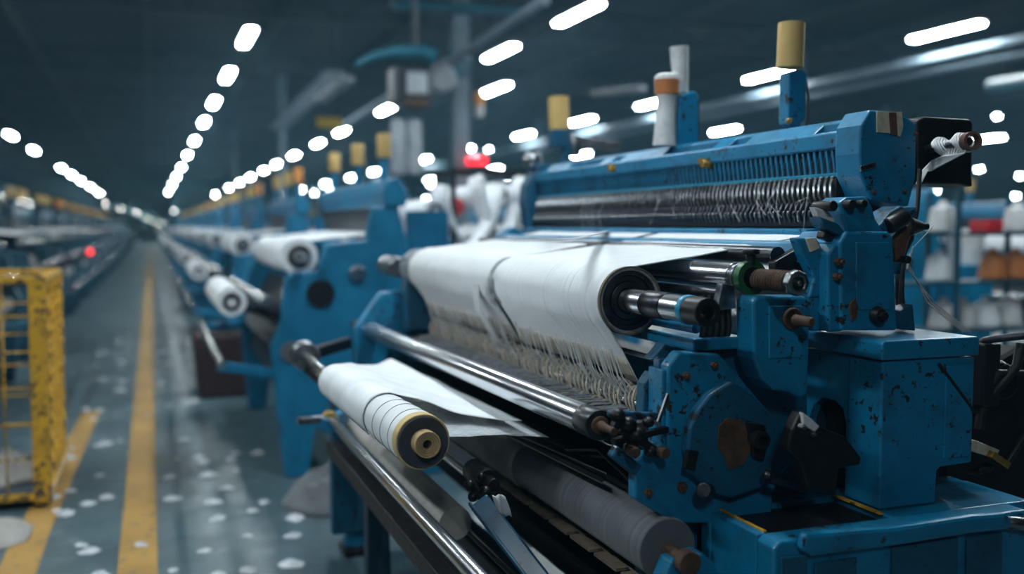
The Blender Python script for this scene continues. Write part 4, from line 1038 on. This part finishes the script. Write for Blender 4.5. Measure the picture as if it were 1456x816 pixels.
# ================================================================== OVERHEAD AND MID-GROUND EQUIPMENT
def hangpipe(name, p0, p1, r, mat, label, cat='pipe'):
    return tag(MB().cyl(p0, p1, r, seg=16).build(name, mat), label, cat)
hangpipe('hanging_pipe', (11.9, 6, 4.2), (11.9, 60, 4.2), .07, 'pipe', 'long grey-blue pipe running under the roof at upper right')
hangpipe('hanging_pipe', (12.2, 6, 4.05), (12.2, 60, 4.05), .04, 'pipe', 'thin pipe just under the long grey-blue roof pipe')
hangpipe('hanging_pipe', tuple(at(1410,122,Y=11)), tuple(at(1500,108,Y=8.9)), .09, 'bpipe', 'short teal pipe at the upper right edge')
hangpipe('hanging_pipe', tuple(at(558,6,Y=12)), tuple(at(760,16,Y=12)), .06, 'bpipe', 'teal pipe crossing the steel column near the roof')
hangpipe('hanging_pipe', tuple(at(775,0,Y=9)), tuple(at(640,88,Y=11.9)), .055, 'pipe', 'grey pipe slanting up to the right from the steel column')
hangpipe('hanging_pipe', tuple(at(640,84,Y=12.4)), tuple(at(485,182,Y=17)), .06, 'pipe', 'grey pipe slanting down to the left from the steel column')
jb = empty('junction_box', (3.75, 12.0, 3.3), 'round teal junction on the steel column where the pipes meet', 'junction box')
p = at(650, 92, Y=12.0)
MB().cyl(p+Vector((0,.1,0)), p+Vector((0,-.1,0)), .16, seg=24, bev=.02).build('hub', 'bpipe', jb); MB().cyl(at(628,112,Y=11.8)+Vector((0,.1,0)), at(628,112,Y=11.8)+Vector((0,-.1,0)), .17, seg=24, bev=.03).build('fan_guard', 'sleeve', jb)
vu = empty('ventilation_unit', tuple(at(590,130,Y=10)), 'grey ventilation unit with a curved hood hanging above the rear looms', 'ventilation unit')
p = at(588,122,Y=10); MB().box(p.x-.22,p.x+.18,9.9,10.25,p.z-.20,p.z+.19).build('fan_case', 'dsteel', vu, bev=.03)
MB().box(p.x-.10,p.x+.12,9.86,9.9,p.z-.1,p.z+.12).build('front_grille', 'sleeve', vu, bev=.01)
MB().tube([at(505,92,Y=10), at(530,80,Y=10), at(560,74,Y=10), at(600,74,Y=10), at(618,80,Y=10)], lambda t: .03+.055*t, 12).build('curved_hood', 'bpipe', vu)
MB().cyl(at(590,75,Y=10.05), Vector((at(590,75,Y=10.05).x, 10.05, HZ)), .03, seg=10).build('hanger', 'beam', vu)
p = at(592,148,Y=9.9); MB().ball(p, .09, 14, (1.6,.8,.6)).build('outlet', 'rust', vu)
for k, u in enumerate((566, 589)):
    p = at(u, 170, Y=10.1); q = at(u, 248, Y=10.1)
    tag(MB().cyl(q, p, .085, .075, seg=18, bev=.01).build('hanging_sleeve', 'sleeve'), ('left' if k == 0 else 'right')+' of two hanging grey fabric duct sleeves below the ventilation unit', 'duct')
p = at(676,229,Y=12.0)
rs = MB().box(p.x-.13,p.x+.11,11.88,11.96,p.z-.045,p.z+.045).build('hanging_warning_light', 'red'); tag(rs, 'glowing red warning light on the steel column', 'light')
p = at(682,150,Y=12.0)
wl = empty('signal_lamp', tuple(p), 'small orange and white signal lamp hanging beside the steel column', 'light')
MB().cyl(p, p+Vector((0,0,.16)), .06, seg=16, bev=.01).build('orange_lens', 'orange', wl); MB().cyl(p-Vector((0,0,.14)), p, .055, seg=16, bev=.01).build('white_base', 'wtube', wl)
MB().cyl(p+Vector((0,0,.16)), Vector((p.x,p.y,HZ-.62)), .008, seg=6).build('cord', 'beam', wl)
p = at(468,174,Y=14)
ys = empty('hanging_sign', tuple(p), 'small blank yellow plate hanging over the second row of looms', 'sign')
MB().box(p.x-.17,p.x+.17,14,14.03,p.z-.07,p.z+.07).build('plate', 'sign', ys, bev=.005)
for s in (-.12, .12): MB().cyl((p.x+s,14.015,p.z+.07),(p.x+s,14.015,HZ),.006,seg=5).build('wire', 'beam', ys)
p = at(470,128,Y=15)
tag(MB().bar(tuple(at(455,142,Y=15)), tuple(at(498,112,Y=14)), .16, .10).build('roof_reflector', 'sleeve', None, bev=.02), 'unlit grey reflector slung under the roof left of the ventilation unit', 'reflector')
tag(MB().bar(tuple(at(845,134,Y=11)), tuple(at(915,126,Y=9.9)), .10, .06).build('roof_reflector', 'fixture', None, bev=.02), 'unlit grey lamp housing between the glowing lamps at upper centre', 'lamp')
tag(MB().bar((3.6,30,4.4), (3.9,22,4.9), .5, .04).build('roof_reflector', 'sleeve', None, bev=.02), 'pale hanging panel high beyond the aisle lights', 'panel')
# white cloth slung over a rack behind the second loom
rk = empty('cloth_rack', (2.35, 6.6, 0), 'steel rack with white cloth slung on it behind the far end of the front loom', 'rack')
for x in (1.95, 3.05):
    for y in (6.5, 6.9): MB().cyl((x,y,0),(x,y,1.9),.02,seg=10).build('rack_post', 'dsteel', rk)
for z in (1.2, 1.88):
    MB().bar((1.93,6.5,z),(3.07,6.5,z),.03,.03).bar((1.93,6.9,z),(3.07,6.9,z),.03,.03).build('rack_rail', 'dsteel', rk)
MB().box(1.95,3.05,6.5,6.9,.5,.53).build('rack_shelf', 'navy', rk)
def sling(x0, x1, zt, dip, y, wd, seed, label, mat='clothfar'):
    rows = []
    for i in range(25):
        t = i/24; a = PI*t
        rows.append([(x0+(x1-x0)*t+.02*mnoise.noise(Vector((t*4, j, seed))), y+wd*(j/8-.5)*(1-.25*math.sin(a)), zt-dip*math.sin(a)**.7+.035*mnoise.noise(Vector((t*5, j*.7, seed)))) for j in range(9)])
    return tag(MB().grid(rows).build('cloth_sling', mat, None, solid=.03), label, 'cloth')
sling(1.88, 2.30, 1.78, .42, 6.62, .34, 1, 'leftmost white cloth sling hanging from the rack behind the second loom')
sling(2.18, 2.52, 1.85, .44, 6.70, .30, 2, 'white cloth sling in the middle of the rack behind the second loom')
sling(2.45, 3.0, 1.80, .36, 6.66, .34, 3, 'rightmost white cloth sling on the rack behind the second loom')
for k, (u, v, y, r) in enumerate([(560,322,6.3,.13),(620,300,6.55,.10),(735,335,6.6,.10),(712,275,6.8,.09)]):
    p = at(u, v, Y=y); o = place(pr_small, tuple(p), 0, ''); 
    o['label'] = ['bulging white roll at the left foot of the cloth rack','white roll end resting among the slings on the rack','white roll low at the right of the rack behind the front loom head','small white roll on top of the rack by the front loom head'][k]
tag(MB().ball(at(648,294,Y=6.9), .07, 12).build('warning_lamp', 'redp'), 'dull red lamp among the white cloths on the rack', 'lamp')
sr_ = empty('spool_rack', (4.9, 5.15, 0), 'open rack of mixed yarn spools standing past the passage at the right', 'rack')
for x in (4.22, 4.92, 5.62):
    for y in (5.02, 5.28): MB().box(x-.015,x+.015,y-.015,y+.015,0,1.72).build('rack_post', 'bluedim', sr_)
rz_ = random.Random(21)
for j, z in enumerate((.50, .82, 1.14, 1.46)):
    MB().box(4.2,5.64,5.0,5.3,z-.02,z).build('rack_shelf', 'bluedim', sr_)
    for k in range(7):
        if rz_.random() < .2 or (j == 3 and k in (0, 1, 2, 4, 5)): continue
        w = rz_.choice((0, 0, 1, 1, 2, 2, 4))
        o = dup(SP[w], (4.32+.2*k+rz_.uniform(-.03,.03), 5.14, z+.0005)); o['label'] = '%s spool, %s along the %s shelf of the right-hand rack' % (('white','pale grey','dark grey','orange','brown')[w], ORD[k], ('bottom','second','third','top')[j]); o['group'] = 'spools on the right-hand rack'
for k, (x, y) in enumerate(((4.5,5.14),(5.3,5.16))):
    tag(MB().box(x-.07,x+.07,y-.08,y+.08,1.4605,1.54).build('cardboard_box', 'redp' if k else 'card', None, bev=.008), ('red' if k else 'brown')+' box on the top shelf of the right-hand spool rack', 'box')
# red lamps and white tub seen past the right side
p = at(1372,384,Y=6.2); tag(MB().lathe((p.x,p.y,1.201),(p.x,p.y,3),[(0,.115),(.25,.145),(.2501,.132),(.03,.105)],24).build('white_tub', 'wtube'), 'white plastic tub standing on the loom past the right passage', 'tub')
tag(MB().ball(at(1436,323,Y=6.5), .022, 12).build('hanging_signal_lamp', 'red'), 'tiny red signal light at the right edge', 'light')
tag(MB().ball(at(128,358,Y=15), .035, 12).build('hanging_signal_lamp', 'red'), 'tiny red signal light over the looms left of the aisle', 'light')

# ================================================================== AMBIENT, HAZE, CAMERA
w = bpy.data.worlds.new('world'); C.world = w; w.use_nodes = True
w.node_tree.nodes['Background'].inputs[0].default_value = (0.05, 0.35, 0.62, 1)
w.node_tree.nodes['Background'].inputs[1].default_value = 0.22

vs = w.node_tree.nodes.new('ShaderNodeVolumeScatter'); vs.inputs['Density'].default_value = 0.0024; vs.inputs['Color'].default_value = (0.30, 0.72, 1.0, 1); vs.inputs['Anisotropy'].default_value = 0.4
w.node_tree.links.new(vs.outputs[0], w.node_tree.nodes['World Output'].inputs['Volume'])
cam = bpy.data.cameras.new('camera'); co = bpy.data.objects.new('camera', cam); COL.objects.link(co)
co.location = (0, 0, EYE); co.matrix_world = Matrix((( RT.x, UPV.x, -FW.x, 0), (RT.y, UPV.y, -FW.y, 0), (RT.z, UPV.z, -FW.z, EYE), (0,0,0,1)))
cam.sensor_width = 36; cam.lens = FP/1456*36; cam.clip_start = .05; cam.clip_end = 400
cam.dof.use_dof = True; cam.dof.focus_distance = 2.5; cam.dof.aperture_fstop = 1.15; cam.dof.aperture_blades = 0
C.camera = co
C.view_settings.view_transform = 'Standard'; C.view_settings.look = 'None'; C.view_settings.gamma = 1
C.view_settings.exposure = 1.25; C.view_settings.use_curve_mapping = False
C.cycles.use_denoising = True
C.cycles.max_bounces = 6; C.cycles.transparent_max_bounces = 6; C.cycles.sample_clamp_indirect = 6
